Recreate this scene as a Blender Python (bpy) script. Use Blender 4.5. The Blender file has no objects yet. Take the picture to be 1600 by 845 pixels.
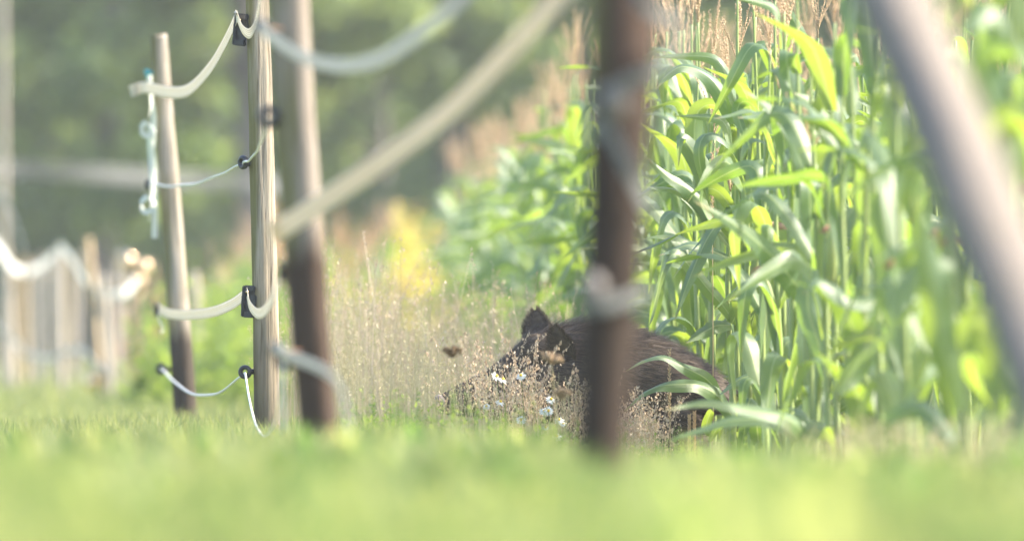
import bpy, bmesh, math, random
import numpy as np
from mathutils import Vector, Matrix, noise as mnoise
R = math.radians
rng = np.random.default_rng(7)
random.seed(7)
scene = bpy.context.scene
COL = scene.collection
# ------------------------------------------------------------------ camera, sky, sun, exposure
F = 400 / 36 * 1600            # focal length in photo pixels
CAMH = .30
HOR = 575                      # photo row of the horizon
cam = bpy.data.cameras.new('camera'); camo = bpy.data.objects.new('camera', cam); COL.objects.link(camo)
cam.lens = 400; cam.sensor_width = 36; cam.clip_start = .5; cam.clip_end = 6000
camo.location = (0, 0, CAMH)
camo.rotation_euler = (R(90) + math.atan((HOR - 422.5) / F), 0, 0)
cam.dof.use_dof = True; cam.dof.focus_distance = 43.6; cam.dof.aperture_fstop = 2.8
scene.camera = camo
HAZE = .00055
SUN_EL, SUN_AZ = 38, 84        # azimuth: degrees to the right of the view direction
w = bpy.data.worlds.new('World'); scene.world = w; w.use_nodes = True
nt = w.node_tree; bg = nt.nodes['Background']
sky = nt.nodes.new('ShaderNodeTexSky'); sky.sky_type = 'NISHITA'; sky.sun_disc = False
sky.sun_elevation = R(SUN_EL); sky.sun_rotation = R(SUN_AZ); sky.dust_density = 2.0
nt.links.new(sky.outputs[0], bg.inputs[0]); bg.inputs[1].default_value = .12
sl = bpy.data.lights.new('sun', 'SUN'); sl.energy = 3.4; sl.angle = R(2); sl.color = (1, .91, .74)
so = bpy.data.objects.new('sun', sl); COL.objects.link(so)
sd = Vector((math.sin(R(SUN_AZ)) * math.cos(R(SUN_EL)), math.cos(R(SUN_AZ)) * math.cos(R(SUN_EL)), math.sin(R(SUN_EL))))
so.rotation_euler = sd.to_track_quat('Z', 'Y').to_euler()
so.location = sd * 100
scene.view_settings.view_transform = 'Standard'; scene.view_settings.look = 'None'
scene.view_settings.exposure = 2.2; scene.view_settings.gamma = 1
scene.render.engine = 'CYCLES'
cy = scene.cycles
cy.use_denoising = True; cy.max_bounces = 7; cy.diffuse_bounces = 3; cy.glossy_bounces = 2
cy.transmission_bounces = 5; cy.transparent_max_bounces = 4; cy.volume_bounces = 0
cy.sample_clamp_indirect = 6; cy.sample_clamp_direct = 40

def px(x, y, d):
    """a photo pixel at distance d, as a point of the place"""
    return Vector(((x - 800) * d / F, d, CAMH + (HOR - y) * d / F))
def edge(d):                   # X of the maize field's near edge at distance d
    return float(np.interp(d, [0, 30, 44, 55, 64, 78, 120], [2.75, 1.50, .84, .36, .11, -.27, -1.1]))
def gz(x, y):                  # ground height: a shallow furrow along the maize
    e = np.interp(y, [0, 30, 44, 55, 64, 78, 120], [2.75, 1.50, .84, .36, .11, -.27, -1.1])
    t = np.clip((x - (e - 1.35)) / .75, 0, 1)
    f = np.clip((y - 24) / 8, 0, 1) * np.clip((150 - y) / 20, 0, 1)
    return -.15 * t * t * (3 - 2 * t) * f

# ------------------------------------------------------------------ materials
def mat(name, build):
    m = bpy.data.materials.new(name); m.use_nodes = True
    t = m.node_tree; t.nodes.clear()
    out = t.nodes.new('ShaderNodeOutputMaterial')
    t.links.new(build(t), out.inputs[0]); return m
def N(t, k, **kw):
    n = t.nodes.new(k)
    for a, b in kw.items(): setattr(n, a, b)
    return n
def ramp(t, fac, stops):
    r = N(t, 'ShaderNodeValToRGB'); els = r.color_ramp.elements
    while len(els) < len(stops): els.new(.5)
    for e, (p, c) in zip(els, stops): e.position = p; e.color = (*c, 1)
    t.links.new(fac, r.inputs[0]); return r.outputs[0]
def noise_(t, scale, vec=None, detail=3, kind='Object', vscale=None, rough=.5):
    if vec is None: vec = N(t, 'ShaderNodeTexCoord').outputs[kind]
    if vscale:
        m = N(t, 'ShaderNodeMapping'); m.inputs['Scale'].default_value = vscale
        t.links.new(vec, m.inputs[0]); vec = m.outputs[0]
    n = N(t, 'ShaderNodeTexNoise'); n.inputs['Scale'].default_value = scale; n.inputs['Detail'].default_value = detail
    n.inputs['Roughness'].default_value = rough
    t.links.new(vec, n.inputs['Vector']); return n.outputs[0]
def mix(t, fac, a, b, mode='MIX'):
    m = N(t, 'ShaderNodeMix', data_type='RGBA', blend_type=mode)
    for s, v in ((m.inputs[0], fac), (m.inputs[6], a), (m.inputs[7], b)):
        if hasattr(v, 'links'): t.links.new(v, s)
        elif isinstance(v, (int, float)): s.default_value = v
        else: s.default_value = (*v, 1)
    return m.outputs[2]
def principled(t, col, rough=.6, spec=.5, bump=None, bstr=.3, bdist=.01, coat=0, metal=0):
    p = N(t, 'ShaderNodeBsdfPrincipled')
    if hasattr(col, 'links'): t.links.new(col, p.inputs['Base Color'])
    else: p.inputs['Base Color'].default_value = (*col, 1)
    p.inputs['Roughness'].default_value = rough; p.inputs['Specular IOR Level'].default_value = spec
    p.inputs['Coat Weight'].default_value = coat; p.inputs['Metallic'].default_value = metal
    if bump is not None:
        b = N(t, 'ShaderNodeBump'); b.inputs['Strength'].default_value = bstr; b.inputs['Distance'].default_value = bdist
        t.links.new(bump, b.inputs['Height']); t.links.new(b.outputs[0], p.inputs['Normal'])
    return p.outputs[0]
def leafy(t, col, tcol, fac=.45, rough=.4, spec=.5, bump=None):
    a = principled(t, col, rough, spec, bump, .25, .003)
    tr = N(t, 'ShaderNodeBsdfTranslucent')
    if hasattr(tcol, 'links'): t.links.new(tcol, tr.inputs[0])
    else: tr.inputs[0].default_value = (*tcol, 1)
    m = N(t, 'ShaderNodeMixShader'); m.inputs[0].default_value = fac
    t.links.new(a, m.inputs[1]); t.links.new(tr.outputs[0], m.inputs[2]); return m.outputs[0]
def rnd(t, seedmul=1.0):
    return N(t, 'ShaderNodeObjectInfo').outputs['Random']
def geo_rnd(t):
    return N(t, 'ShaderNodeNewGeometry').outputs['Random Per Island']

def corn_leaf(t):
    uv = N(t, 'ShaderNodeTexCoord').outputs['UV']
    sx = N(t, 'ShaderNodeSeparateXYZ'); t.links.new(uv, sx.inputs[0])
    ab = N(t, 'ShaderNodeMath', operation='ABSOLUTE'); sb = N(t, 'ShaderNodeMath', operation='SUBTRACT')
    t.links.new(sx.outputs[0], sb.inputs[0]); sb.inputs[1].default_value = .5; t.links.new(sb.outputs[0], ab.inputs[0])
    veins = noise_(t, 1, uv, 2, vscale=(55, .8, 1))
    n = noise_(t, 3.0, None, 3)
    r = rnd(t)
    base = mix(t, r, (.055, .105, .030), (.10, .165, .060))
    base = mix(t, ramp(t, n, [(.34, (0, 0, 0)), (.58, (1, 1, 1))]), base, (.13, .195, .150))  # waxy bloom, plus bluish sky reflection put into the leaf colour
    base = mix(t, ramp(t, veins, [(.35, (0, 0, 0)), (.7, (.5, .5, .5))]), base, (.12, .18, .06))
    rib = ramp(t, ab.outputs[0], [(.02, (1, 1, 1)), (.06, (0, 0, 0))])
    base = mix(t, rib, base, (.30, .38, .16))
    tn = N(t, 'ShaderNodeMath', operation='MULTIPLY_ADD'); t.links.new(noise_(t, 25, None, 4), tn.inputs[0]); tn.inputs[1].default_value = .35; t.links.new(sx.outputs[1], tn.inputs[2])
    tn2 = N(t, 'ShaderNodeMath', operation='MULTIPLY'); t.links.new(tn.outputs[0], tn2.inputs[0]); tn2.inputs[1].default_value = .86
    tip = ramp(t, tn2.outputs[0], [(1.03, (0, 0, 0)), (1.12, (1, 1, 1))])
    for e_ in tip.node.color_ramp.elements: e_.position = min(e_.position, 1)
    tip.node.color_ramp.elements[0].position = .93
    base = mix(t, tip, base, (.30, .23, .11))
    tc = mix(t, r, (.17, .32, .018), (.38, .50, .035))
    tc = mix(t, ramp(t, veins, [(.3, (0, 0, 0)), (.75, (.4, .4, .4))]), tc, (.55, .68, .12))
    tc = mix(t, rib, tc, (.40, .50, .14))
    return leafy(t, base, tc, .46, .42, .7, veins)
M = {}
M['corn_leaf'] = mat('maize leaf', corn_leaf)
M['stalk'] = mat('maize stalk', lambda t: principled(t, mix(t, noise_(t, 5, None, 3, vscale=(1, 1, 3)), (.13, .22, .05), (.30, .34, .12)), .45))
M['tassel'] = mat('maize tassel', lambda t: leafy(t, mix(t, noise_(t, 60), (.66, .46, .30), (.58, .50, .32)), (.70, .45, .28), .3, .7, .2))
M['silk'] = mat('maize silk', lambda t: leafy(t, mix(t, rnd(t), (.42, .22, .12), (.60, .40, .28)), (.5, .25, .14), .3, .6, .2))
M['husk'] = mat('maize husk', lambda t: leafy(t, mix(t, noise_(t, 14, None, 3, vscale=(3, 3, .4)), (.20, .30, .08), (.42, .46, .20)), (.4, .5, .12), .25, .5))
def grass_m(a, b, ta, tb, fac=.45, sc=.9, w_=.5, lo=.3, hi=.7):
    def f(t):
        g = geo_rnd(t); n = noise_(t, sc, None, 2)
        k = mix(t, w_, g, n)
        k = ramp(t, k, [(lo, (0, 0, 0)), (hi, (1, 1, 1))])
        return leafy(t, mix(t, k, a, b), mix(t, k, ta, tb), fac, .55, .3)
    return f
M['grass'] = mat('meadow grass', grass_m((.10, .145, .06), (.23, .24, .11), (.26, .36, .10), (.50, .50, .18), .42))
M['near_grass'] = mat('near meadow grass', grass_m((.055, .11, .035), (.23, .24, .10), (.12, .27, .05), (.60, .62, .20), .45, 5.0, .88, .41, .59))
M['straw'] = mat('dry grass', grass_m((.34, .28, .15), (.50, .43, .27), (.5, .42, .22), (.65, .58, .36), .35))
M['panicle'] = mat('dry panicle', grass_m((.42, .30, .20), (.60, .50, .38), (.5, .36, .24), (.65, .5, .38), .35))
M['sapgreen'] = mat('weed leaves', grass_m((.08, .13, .04), (.15, .20, .07), (.28, .42, .06), (.45, .55, .10), .45))
M['glowweed'] = mat('glow tinted weeds', grass_m((.30, .30, .04), (.55, .44, .14), (.60, .60, .06), (.85, .62, .25), .45))  # golden glow of backlit foliage put into the leaf colour
M['rustweed'] = mat('rusty dry weeds', grass_m((.42, .22, .11), (.50, .33, .17), (.55, .28, .14), (.7, .42, .2), .35))
M['ground'] = mat('meadow soil', lambda t: principled(t, ramp(t, noise_(t, .8, None, 6), [(.3, (.07, .10, .03)), (.55, (.12, .15, .045)), (.75, (.17, .16, .08))]), .95, .1, noise_(t, 20, None, 5), .6, .03))
M['soil'] = mat('field soil', lambda t: principled(t, ramp(t, noise_(t, 3, None, 6), [(.3, (.08, .055, .035)), (.7, (.16, .115, .075))]), .95, .1, noise_(t, 25, None, 5), .8, .03))
M['crown'] = mat('tree leaves', grass_m((.08, .13, .05), (.18, .24, .09), (.20, .32, .08), (.50, .60, .16), .42))
M['crown_pale'] = mat('pale tree leaves', grass_m((.09, .13, .045), (.17, .22, .08), (.26, .36, .08), (.50, .58, .16), .42))
M['bark'] = mat('tree bark', lambda t: principled(t, mix(t, noise_(t, 4, None, 5, vscale=(3, 3, .6)), (.10, .085, .08), (.17, .15, .145)), .9))
M['hill'] = mat('wooded hill', lambda t: principled(t, ramp(t, noise_(t, .25, None, 6), [(.3, (.035, .055, .025)), (.7, (.07, .10, .04))]), 1, .1))

def wood(pale, mid, dark, ztop, zsoft, algae=.5, dark_col=(.055, .030, .022), darkside=0.0, grain=1.0):
    def f(t):
        oc = N(t, 'ShaderNodeTexCoord').outputs['Object']
        g1 = noise_(t, 95 * grain, oc, 6, vscale=(1, 1, .035), rough=.6)
        g2 = noise_(t, 28, oc, 4, vscale=(1, 1, .10))
        c = mix(t, ramp(t, g1, [(.36, (0, 0, 0)), (.47, (.65, .65, .65)), (.66, (1, 1, 1))]), dark, pale)
        c = mix(t, ramp(t, g2, [(.35, (0, 0, 0)), (.68, (.75, .75, .75))]), c, mid)
        sx = N(t, 'ShaderNodeSeparateXYZ'); t.links.new(oc, sx.inputs[0])
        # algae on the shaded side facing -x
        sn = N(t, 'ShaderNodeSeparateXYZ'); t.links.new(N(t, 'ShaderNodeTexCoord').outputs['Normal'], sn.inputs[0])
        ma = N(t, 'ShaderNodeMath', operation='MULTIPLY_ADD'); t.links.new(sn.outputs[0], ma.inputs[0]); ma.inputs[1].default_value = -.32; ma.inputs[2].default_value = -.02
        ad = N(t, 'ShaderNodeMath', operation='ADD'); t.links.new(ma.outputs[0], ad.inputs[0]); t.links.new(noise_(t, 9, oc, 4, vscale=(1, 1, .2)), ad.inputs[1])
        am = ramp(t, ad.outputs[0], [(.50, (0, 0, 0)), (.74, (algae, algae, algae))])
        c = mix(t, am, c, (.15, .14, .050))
        # old creosote on the buried end
        zz = N(t, 'ShaderNodeMath', operation='MULTIPLY_ADD'); t.links.new(noise_(t, 14, oc, 4, vscale=(1, 1, .12)), zz.inputs[0]); zz.inputs[1].default_value = zsoft * 2.2
        t.links.new(sx.outputs[2], zz.inputs[2])
        mp = N(t, 'ShaderNodeMapRange'); t.links.new(zz.outputs[0], mp.inputs[0])
        mp.inputs[1].default_value = ztop + zsoft * 1.1 + zsoft * .5; mp.inputs[2].default_value = ztop + zsoft * 1.1 - zsoft * .5
        dk = mix(t, noise_(t, 30, oc, 4, vscale=(1, 1, .06)), dark_col, tuple(v * 2.1 for v in dark_col))
        c = mix(t, mp.outputs[0], c, dk)
        return principled(t, c, .85, .15, mix(t, .4, g1, g2), 1.0, .010)
    return f
M['post_a'] = mat('weathered split wood', wood((.44, .375, .30), (.30, .245, .18), (.10, .078, .055), .30, .50, .85, (.070, .055, .038)))
M['post_b'] = mat('grey weathered wood', wood((.32, .28, .25), (.24, .20, .165), (.14, .11, .08), .64, .12, .8, (.036, .024, .018)))
M['post_c'] = mat('grey green weathered wood', wood((.38, .34, .30), (.30, .26, .20), (.13, .10, .075), .46, .12, .8, (.038, .030, .025)))
M['post_d'] = mat('dark stained wood', wood((.10, .066, .052), (.075, .048, .038), (.04, .027, .022), .85, .35, .7, (.026, .018, .014)))
M['pole'] = mat('silver grey pole wood', wood((.26, .222, .19), (.20, .172, .148), (.11, .094, .082), -5, .1, .15))
M['post_far'] = mat('bleached wood', wood((.52, .46, .40), (.44, .38, .32), (.32, .27, .22), .18, .25, .15, (.16, .15, .15)))
M['post_ochre'] = mat('ochre wood', wood((.50, .37, .24), (.44, .34, .21), (.32, .23, .15), .15, .15, .1, (.16, .13, .10)))
def tape_f(t):
    uv = N(t, 'ShaderNodeTexCoord').outputs['UV']
    wv = N(t, 'ShaderNodeTexWave', wave_type='BANDS', bands_direction='X'); wv.inputs['Scale'].default_value = 1.6; t.links.new(uv, wv.inputs[0])
    c = mix(t, ramp(t, wv.outputs[0], [(.06, (1, 1, 1)), (.16, (0, 0, 0))]), (.86, .83, .76), (.36, .32, .26))
    c = mix(t, ramp(t, noise_(t, 6, None, 3), [(.5, (0, 0, 0)), (.75, (.35, .35, .35))]), c, (.55, .55, .42))
    return leafy(t, c, (.75, .68, .55), .3, .5, .4)
M['tape'] = mat('woven fence tape', tape_f)
M['white_tape'] = mat('clean white fence tape', lambda t: leafy(t, mix(t, noise_(t, 4), (.85, .84, .82), (.78, .78, .78)), (.85, .85, .82), .35, .45))
M['dull_rail'] = mat('dull grey band', lambda t: leafy(t, mix(t, noise_(t, 2), (.20, .21, .22), (.25, .26, .27)), (.2, .2, .2), .3, .6))
M['grey_tape'] = mat('greyed fence tape', lambda t: leafy(t, (.62, .61, .60), (.55, .54, .52), .3, .5))
M['cream_tape'] = mat('cream fence tape', lambda t: leafy(t, mix(t, noise_(t, 4), (.72, .63, .49), (.80, .71, .58)), (.65, .53, .38), .25, .6))
M['wire'] = mat('white fence cord', lambda t: principled(t, mix(t, noise_(t, 90), (.78, .76, .72), (.62, .62, .64)), .5))
M['black'] = mat('black plastic', lambda t: principled(t, mix(t, noise_(t, 40), (.012, .013, .017), (.030, .032, .040)), .35, .5))
M['steel'] = mat('glint tinted steel', lambda t: principled(t, mix(t, noise_(t, 40), (.80, .55, .34), (.88, .66, .44)), .14, .5, metal=1))  # warm orange of the sun glints put into the metal colour
M['rust'] = mat('rusty screw', lambda t: principled(t, mix(t, noise_(t, 60), (.16, .07, .035), (.28, .13, .06)), .7))
M['knob'] = mat('pale porcelain', lambda t: principled(t, mix(t, noise_(t, 12), (.10, .09, .085), (.14, .12, .11)), .5))
M['net'] = mat('frayed pale green tape', lambda t: leafy(t, mix(t, noise_(t, 9), (.60, .65, .59), (.76, .75, .69)), (.5, .6, .5), .3, .6))
M['teal'] = mat('teal cord', lambda t: principled(t, mix(t, noise_(t, 30), (.05, .30, .30), (.10, .42, .40)), .6))
M['petal'] = mat('white petals', lambda t: leafy(t, (.85, .85, .85), (.8, .8, .8), .3, .6))
M['disc'] = mat('yellow flower disc', lambda t: principled(t, mix(t, noise_(t, 300), (.75, .45, .03), (.85, .60, .06)), .7))
M['orange'] = mat('orange petals', lambda t: leafy(t, (.85, .38, .03), (.9, .4, .03), .3, .6))
M['umbel'] = mat('brown dry umbel', lambda t: principled(t, mix(t, noise_(t, 80), (.14, .09, .05), (.24, .16, .09)), .9, .1))
M['umbel_tan'] = mat('tan dry umbel', lambda t: principled(t, mix(t, noise_(t, 80), (.26, .18, .11), (.36, .26, .17)), .9, .1))
def boar_skin(t):
    oc = N(t, 'ShaderNodeTexCoord').outputs['Object']
    n = noise_(t, 9, oc, 5, vscale=(.6, 1, 1.6)); n2 = noise_(t, 60, oc, 4, vscale=(.25, 1, 1))
    c = ramp(t, n, [(.30, (.035, .027, .022)), (.55, (.075, .055, .042)), (.75, (.13, .098, .074))])
    c = mix(t, ramp(t, n2, [(.4, (0, 0, 0)), (.7, (.6, .6, .6))]), c, (.15, .115, .09))
    return principled(t, c, .85, .2, n2, .6, .01)
M['boar'] = mat('boar hide', boar_skin)
M['fur'] = mat('boar bristles', lambda t: principled(t, ramp(t, mix(t, .5, geo_rnd(t), noise_(t, 7, None, 4)), [(.25, (.038, .028, .022)), (.5, (.09, .066, .05)), (.75, (.22, .165, .125))]), .6, .35))
M['snout'] = mat('boar snout skin', lambda t: principled(t, mix(t, noise_(t, 50), (.16, .12, .12), (.26, .20, .20)), .35, .5))
M['eye'] = mat('dark eye', lambda t: principled(t, (.01, .008, .006), .1, .6))

# ------------------------------------------------------------------ mesh helpers
def link(name, me, parent=None, m=None):
    o = bpy.data.objects.new(name, me); COL.objects.link(o)
    if m is not None and me is not None and not me.materials: me.materials.append(m)
    if parent is not None: o.parent = parent
    return o
def npmesh(name, V, Q, uv=None, smooth=True):
    """V (n,3); Q (m,k) with k = 3 or 4; uv per vertex (n,2)"""
    V = np.asarray(V, np.float32); Q = np.asarray(Q, np.int32); k = Q.shape[1]
    me = bpy.data.meshes.new(name)
    me.vertices.add(len(V)); me.vertices.foreach_set('co', V.ravel())
    me.loops.add(Q.size); me.loops.foreach_set('vertex_index', Q.ravel())
    me.polygons.add(len(Q)); me.polygons.foreach_set('loop_start', np.arange(0, Q.size, k, dtype=np.int32))
    try: me.polygons.foreach_set('loop_total', np.full(len(Q), k, np.int32))
    except Exception: pass
    me.polygons.foreach_set('use_smooth', np.full(len(Q), smooth))
    if uv is not None:
        ul = me.uv_layers.new(name='UVMap'); ul.data.foreach_set('uv', np.asarray(uv, np.float32)[Q.ravel()].ravel())
    me.update(); me.validate(); return me
class MB:
    def __init__(s): s.V = []; s.Q = []; s.U = []; s.n = 0
    def add(s, V, Q, U=None):
        V = np.asarray(V, float); s.V.append(V); s.Q.append(np.asarray(Q) + s.n)
        s.U.append(np.zeros((len(V), 2)) if U is None else U); s.n += len(V); return s
    def mesh(s, name, smooth=True): return npmesh(name, np.vstack(s.V), np.vstack(s.Q), np.vstack(s.U), smooth)
    def obj(s, name, m, parent=None, smooth=True): return link(name, s.mesh(name, smooth), parent, m)
def frames(P):
    P = np.asarray(P, float); T = np.gradient(P, axis=0); T /= np.linalg.norm(T, axis=1)[:, None] + 1e-9
    ref = np.array([0, 0, 1.]) if abs(T[0][2]) < .9 else np.array([1., 0, 0])
    A = np.zeros_like(P); a = ref - T[0] * np.dot(ref, T[0]); a /= np.linalg.norm(a)
    for i in range(len(P)):
        a = a - T[i] * np.dot(a, T[i]); a /= np.linalg.norm(a) + 1e-9; A[i] = a
    return T, A, np.cross(T, A)
def tube(P, r, n=8, caps=True, wob=None):
    P = np.asarray(P, float); r = np.broadcast_to(np.asarray(r, float), (len(P),)).copy()
    if caps:
        P = np.vstack([P[:1], P, P[-1:]]); r = np.concatenate([[r[0] * .02], r, [r[-1] * .02]])
        Pf = P.copy(); Pf[0] -= (P[2] - P[1]) * 1e-3; Pf[-1] += (P[-2] - P[-3]) * 1e-3
        P = Pf
    T, A, B = frames(P)
    a = np.linspace(0, 2 * np.pi, n, endpoint=False)
    rr = r[:, None] * (np.ones((len(P), n)) if wob is None else wob(len(P), n))
    V = P[:, None] + rr[..., None] * (np.cos(a)[None, :, None] * A[:, None] + np.sin(a)[None, :, None] * B[:, None])
    i = np.arange(len(P) - 1)[:, None]; j = np.arange(n)[None]
    Q = np.stack([i * n + j, i * n + (j + 1) % n, (i + 1) * n + (j + 1) % n, (i + 1) * n + j], -1).reshape(-1, 4)
    U = np.stack(np.broadcast_arrays(a[None] / 6.2832, np.linspace(0, 1, len(P))[:, None]), -1).reshape(-1, 2)
    return V.reshape(-1, 3), Q, U
def spline(pts, n=24):
    """Catmull-Rom through pts"""
    p = np.array([list(q) for q in pts], float); p = np.vstack([2 * p[0] - p[1], p, 2 * p[-1] - p[-2]])
    out = []
    m = len(p) - 3; ts = np.linspace(0, m - 1e-6, n)
    for t in ts:
        i = int(t); u = t - i; a, b, c, d = p[i:i + 4]
        out.append(.5 * ((2 * b) + (-a + c) * u + (2 * a - 5 * b + 4 * c - d) * u * u + (-a + 3 * b - 3 * c + d) * u ** 3))
    return np.array(out)
def ico(c, r, sub=2):
    bm = bmesh.new(); bmesh.ops.create_icosphere(bm, subdivisions=sub, radius=1)
    V = np.array([v.co[:] for v in bm.verts]) * np.asarray(r) + np.asarray(c)
    Q = np.array([[v.index for v in f.verts] for f in bm.faces]); Q = np.hstack([Q, Q[:, 2:]])
    bm.free(); return V, Q
def uvsph(c, r, n=12, k=8):
    th = np.linspace(.02, np.pi - .02, k)
    P = np.stack([0 * th, 0 * th, np.cos(th)], -1)
    a = np.linspace(0, 2 * np.pi, n, endpoint=False)
    V = np.stack([np.sin(th)[:, None] * np.cos(a), np.sin(th)[:, None] * np.sin(a), np.broadcast_to(np.cos(th)[:, None], (k, n))], -1).reshape(-1, 3) * np.asarray(r) + np.asarray(c)
    i = np.arange(k - 1)[:, None]; j = np.arange(n)[None]
    Q = np.stack([i * n + j, (i + 1) * n + j, (i + 1) * n + (j + 1) % n, i * n + (j + 1) % n], -1).reshape(-1, 4)
    return V, Q
def box(c, s, rot=None):
    V = np.array([[x, y, z] for x in (-.5, .5) for y in (-.5, .5) for z in (-.5, .5)]) * np.asarray(s)
    if rot is not None: V = V @ np.array(rot).T
    V = V + np.asarray(c)
    return V, np.array([[0, 1, 3, 2], [4, 6, 7, 5], [0, 4, 5, 1], [2, 3, 7, 6], [0, 2, 6, 4], [1, 5, 7, 3]])
def ribbon(P, side, wid, thick=.0012, curl=None):
    """a band with real thickness along P; side = width direction per point"""
    P = np.asarray(P, float); n = len(P)
    S = np.broadcast_to(np.asarray(side, float), (n, 3)).copy()
    T = np.gradient(P, axis=0); T /= np.linalg.norm(T, axis=1)[:, None]
    S -= T * np.sum(S * T, 1)[:, None]; S /= np.linalg.norm(S, axis=1)[:, None]
    Nn = np.cross(T, S); wid = np.broadcast_to(np.asarray(wid, float), (n,))
    K = 5; u = np.linspace(-.5, .5, K)
    top = P[:, None] + S[:, None] * (u[None, :, None] * wid[:, None, None]) + Nn[:, None] * (thick / 2 + .08 * wid[:, None, None] * (u[None, :, None] * 2) ** 2)
    bot = top - Nn[:, None] * thick
    ring = np.concatenate([top, bot[:, ::-1]], 1); k = 2 * K
    i = np.arange(n - 1)[:, None]; j = np.arange(k)[None]
    Q = np.stack([i * k + j, i * k + (j + 1) % k, (i + 1) * k + (j + 1) % k, (i + 1) * k + j], -1).reshape(-1, 4)
    uu = np.concatenate([u, u[::-1]]) + .5
    U = np.stack(np.broadcast_arrays(uu[None], np.linspace(0, 1, n)[:, None]), -1).reshape(-1, 2)
    return ring.reshape(-1, 3), Q, U
def tag(o, label=None, cat=None, group=None, kind=None):
    if label: o['label'] = label
    if cat: o['category'] = cat
    if group: o['group'] = group
    if kind: o['kind'] = kind
    return o
def empty(name, loc=(0, 0, 0), rz=0):
    o = bpy.data.objects.new(name, None); o.empty_display_size = .1; COL.objects.link(o); o.location = loc; o.rotation_euler = (0, 0, rz); return o
KIDS = {}
def kid(o, par): KIDS.setdefault(par.name, []).append(o); o.parent = par; return o
def copy_tree(o, par=None):
    c = o.copy(); COL.objects.link(c)
    if par is not None: c.parent = par
    for ch in KIDS.get(o.name, []):
        kc = copy_tree(ch, c); KIDS.setdefault(c.name, []).append(kc)
    return c
def blades(xy, h, wid, lean, segs=3, z0=None, droop=.6):
    """many grass blades in one mesh; xy (n,2)"""
    n = len(xy); h = np.broadcast_to(h, n); wid = np.broadcast_to(wid, n)
    az = rng.uniform(0, 2 * np.pi, n); la = rng.uniform(.05, 1, n) * lean
    D = np.stack([np.cos(az), np.sin(az), 0 * az], -1)
    a2 = az + np.pi / 2 + rng.normal(0, .5, n); S = np.stack([np.cos(a2), np.sin(a2), 0 * az], -1)
    z = gz(xy[:, 0], xy[:, 1]) if z0 is None else z0
    base = np.column_stack([xy, z])
    t = np.linspace(0, 1, segs + 1)
    out = []
    for k, tt in enumerate(t):
        c = base + D * (la * h * tt ** 2)[:, None]; c[:, 2] += h * (tt - droop * .35 * la * tt ** 2)
        ww = wid * (1 - tt ** 2 * .93) * .5
        out += [c - S * ww[:, None], c + S * ww[:, None]]
    V = np.stack(out, 1).reshape(-1, 3); k = 2 * (segs + 1)
    b = (np.arange(n) * k)[:, None, None]; s = (np.arange(segs) * 2)[None, :, None]
    Q = (b + s + np.array([0, 1, 3, 2])[None, None]).reshape(-1, 4)
    return V, Q

# ------------------------------------------------------------------ ground, soil, hill
xs = np.concatenate([[-3000, -600, -60, -12], np.arange(-6, 10.01, .12), [16, 60, 600, 3000]])
ys = np.concatenate([[-3000, -200, -20, 0], np.arange(4, 150, .8), [170, 260, 700, 3500]])
X, Y = np.meshgrid(xs, ys)
Zg = gz(X, Y)
Zg[(np.abs(X) > 12)] = Zg[(np.abs(X) > 12)]
i = np.arange(len(ys) - 1)[:, None]; j = np.arange(len(xs) - 1)[None]; nx = len(xs)
Q = np.stack([i * nx + j, i * nx + j + 1, (i + 1) * nx + j + 1, (i + 1) * nx + j], -1).reshape(-1, 4)
g = link('ground', npmesh('ground', np.column_stack([X.ravel(), Y.ravel(), Zg.ravel()]), Q), None, M['ground'])
tag(g, kind='structure')
yy = np.arange(26, 140, .8); rows = []
V = []
for y in yy:
    for k in range(25):
        x = edge(y) - .12 + k * .5
        V.append((x, y, float(gz(np.array(x), np.array(y))) + .012 + .012 * math.sin(k * 2.1 + y * 3)))
i = np.arange(len(yy) - 1)[:, None]; j = np.arange(24)[None]
Q = np.stack([i * 25 + j, i * 25 + j + 1, (i + 1) * 25 + j + 1, (i + 1) * 25 + j], -1).reshape(-1, 4)
tag(link('field_soil', npmesh('field_soil', V, Q), None, M['soil']), kind='structure')
# wooded slope far beyond the trees
hx = np.linspace(-260, 260, 60); hy = np.linspace(185, 420, 30); X, Y = np.meshgrid(hx, hy)
Z = -1 + np.clip((Y - 185) / 110, 0, 1) ** .8 * 34 + 1.6 * np.sin(X * .09) + 1.2 * np.sin(Y * .13 + X * .05)
i = np.arange(29)[:, None]; j = np.arange(59)[None]
Q = np.stack([i * 60 + j, i * 60 + j + 1, (i + 1) * 60 + j + 1, (i + 1) * 60 + j], -1).reshape(-1, 4)
tag(link('hill', npmesh('hill', np.column_stack([X.ravel(), Y.ravel(), Z.ravel()]), Q), None, M['hill']), kind='structure')

# haze volume added to lift the blacks as lens veiling does
hm = bpy.data.materials.new('veiling haze'); hm.use_nodes = True; hm.node_tree.nodes.clear()
pv = hm.node_tree.nodes.new('ShaderNodeVolumePrincipled'); ho = hm.node_tree.nodes.new('ShaderNodeOutputMaterial')
pv.inputs['Color'].default_value = (.93, .95, .96, 1); pv.inputs['Density'].default_value = HAZE; pv.inputs['Anisotropy'].default_value = .35
hm.node_tree.links.new(pv.outputs[0], ho.inputs['Volume'])
hz = link('haze', npmesh('haze', box((0, 0, 20), (6200, 7400, 46))[0], box((0, 0, 20), (6200, 7400, 46))[1], smooth=False), None, hm); hz['kind'] = 'stuff'

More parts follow.
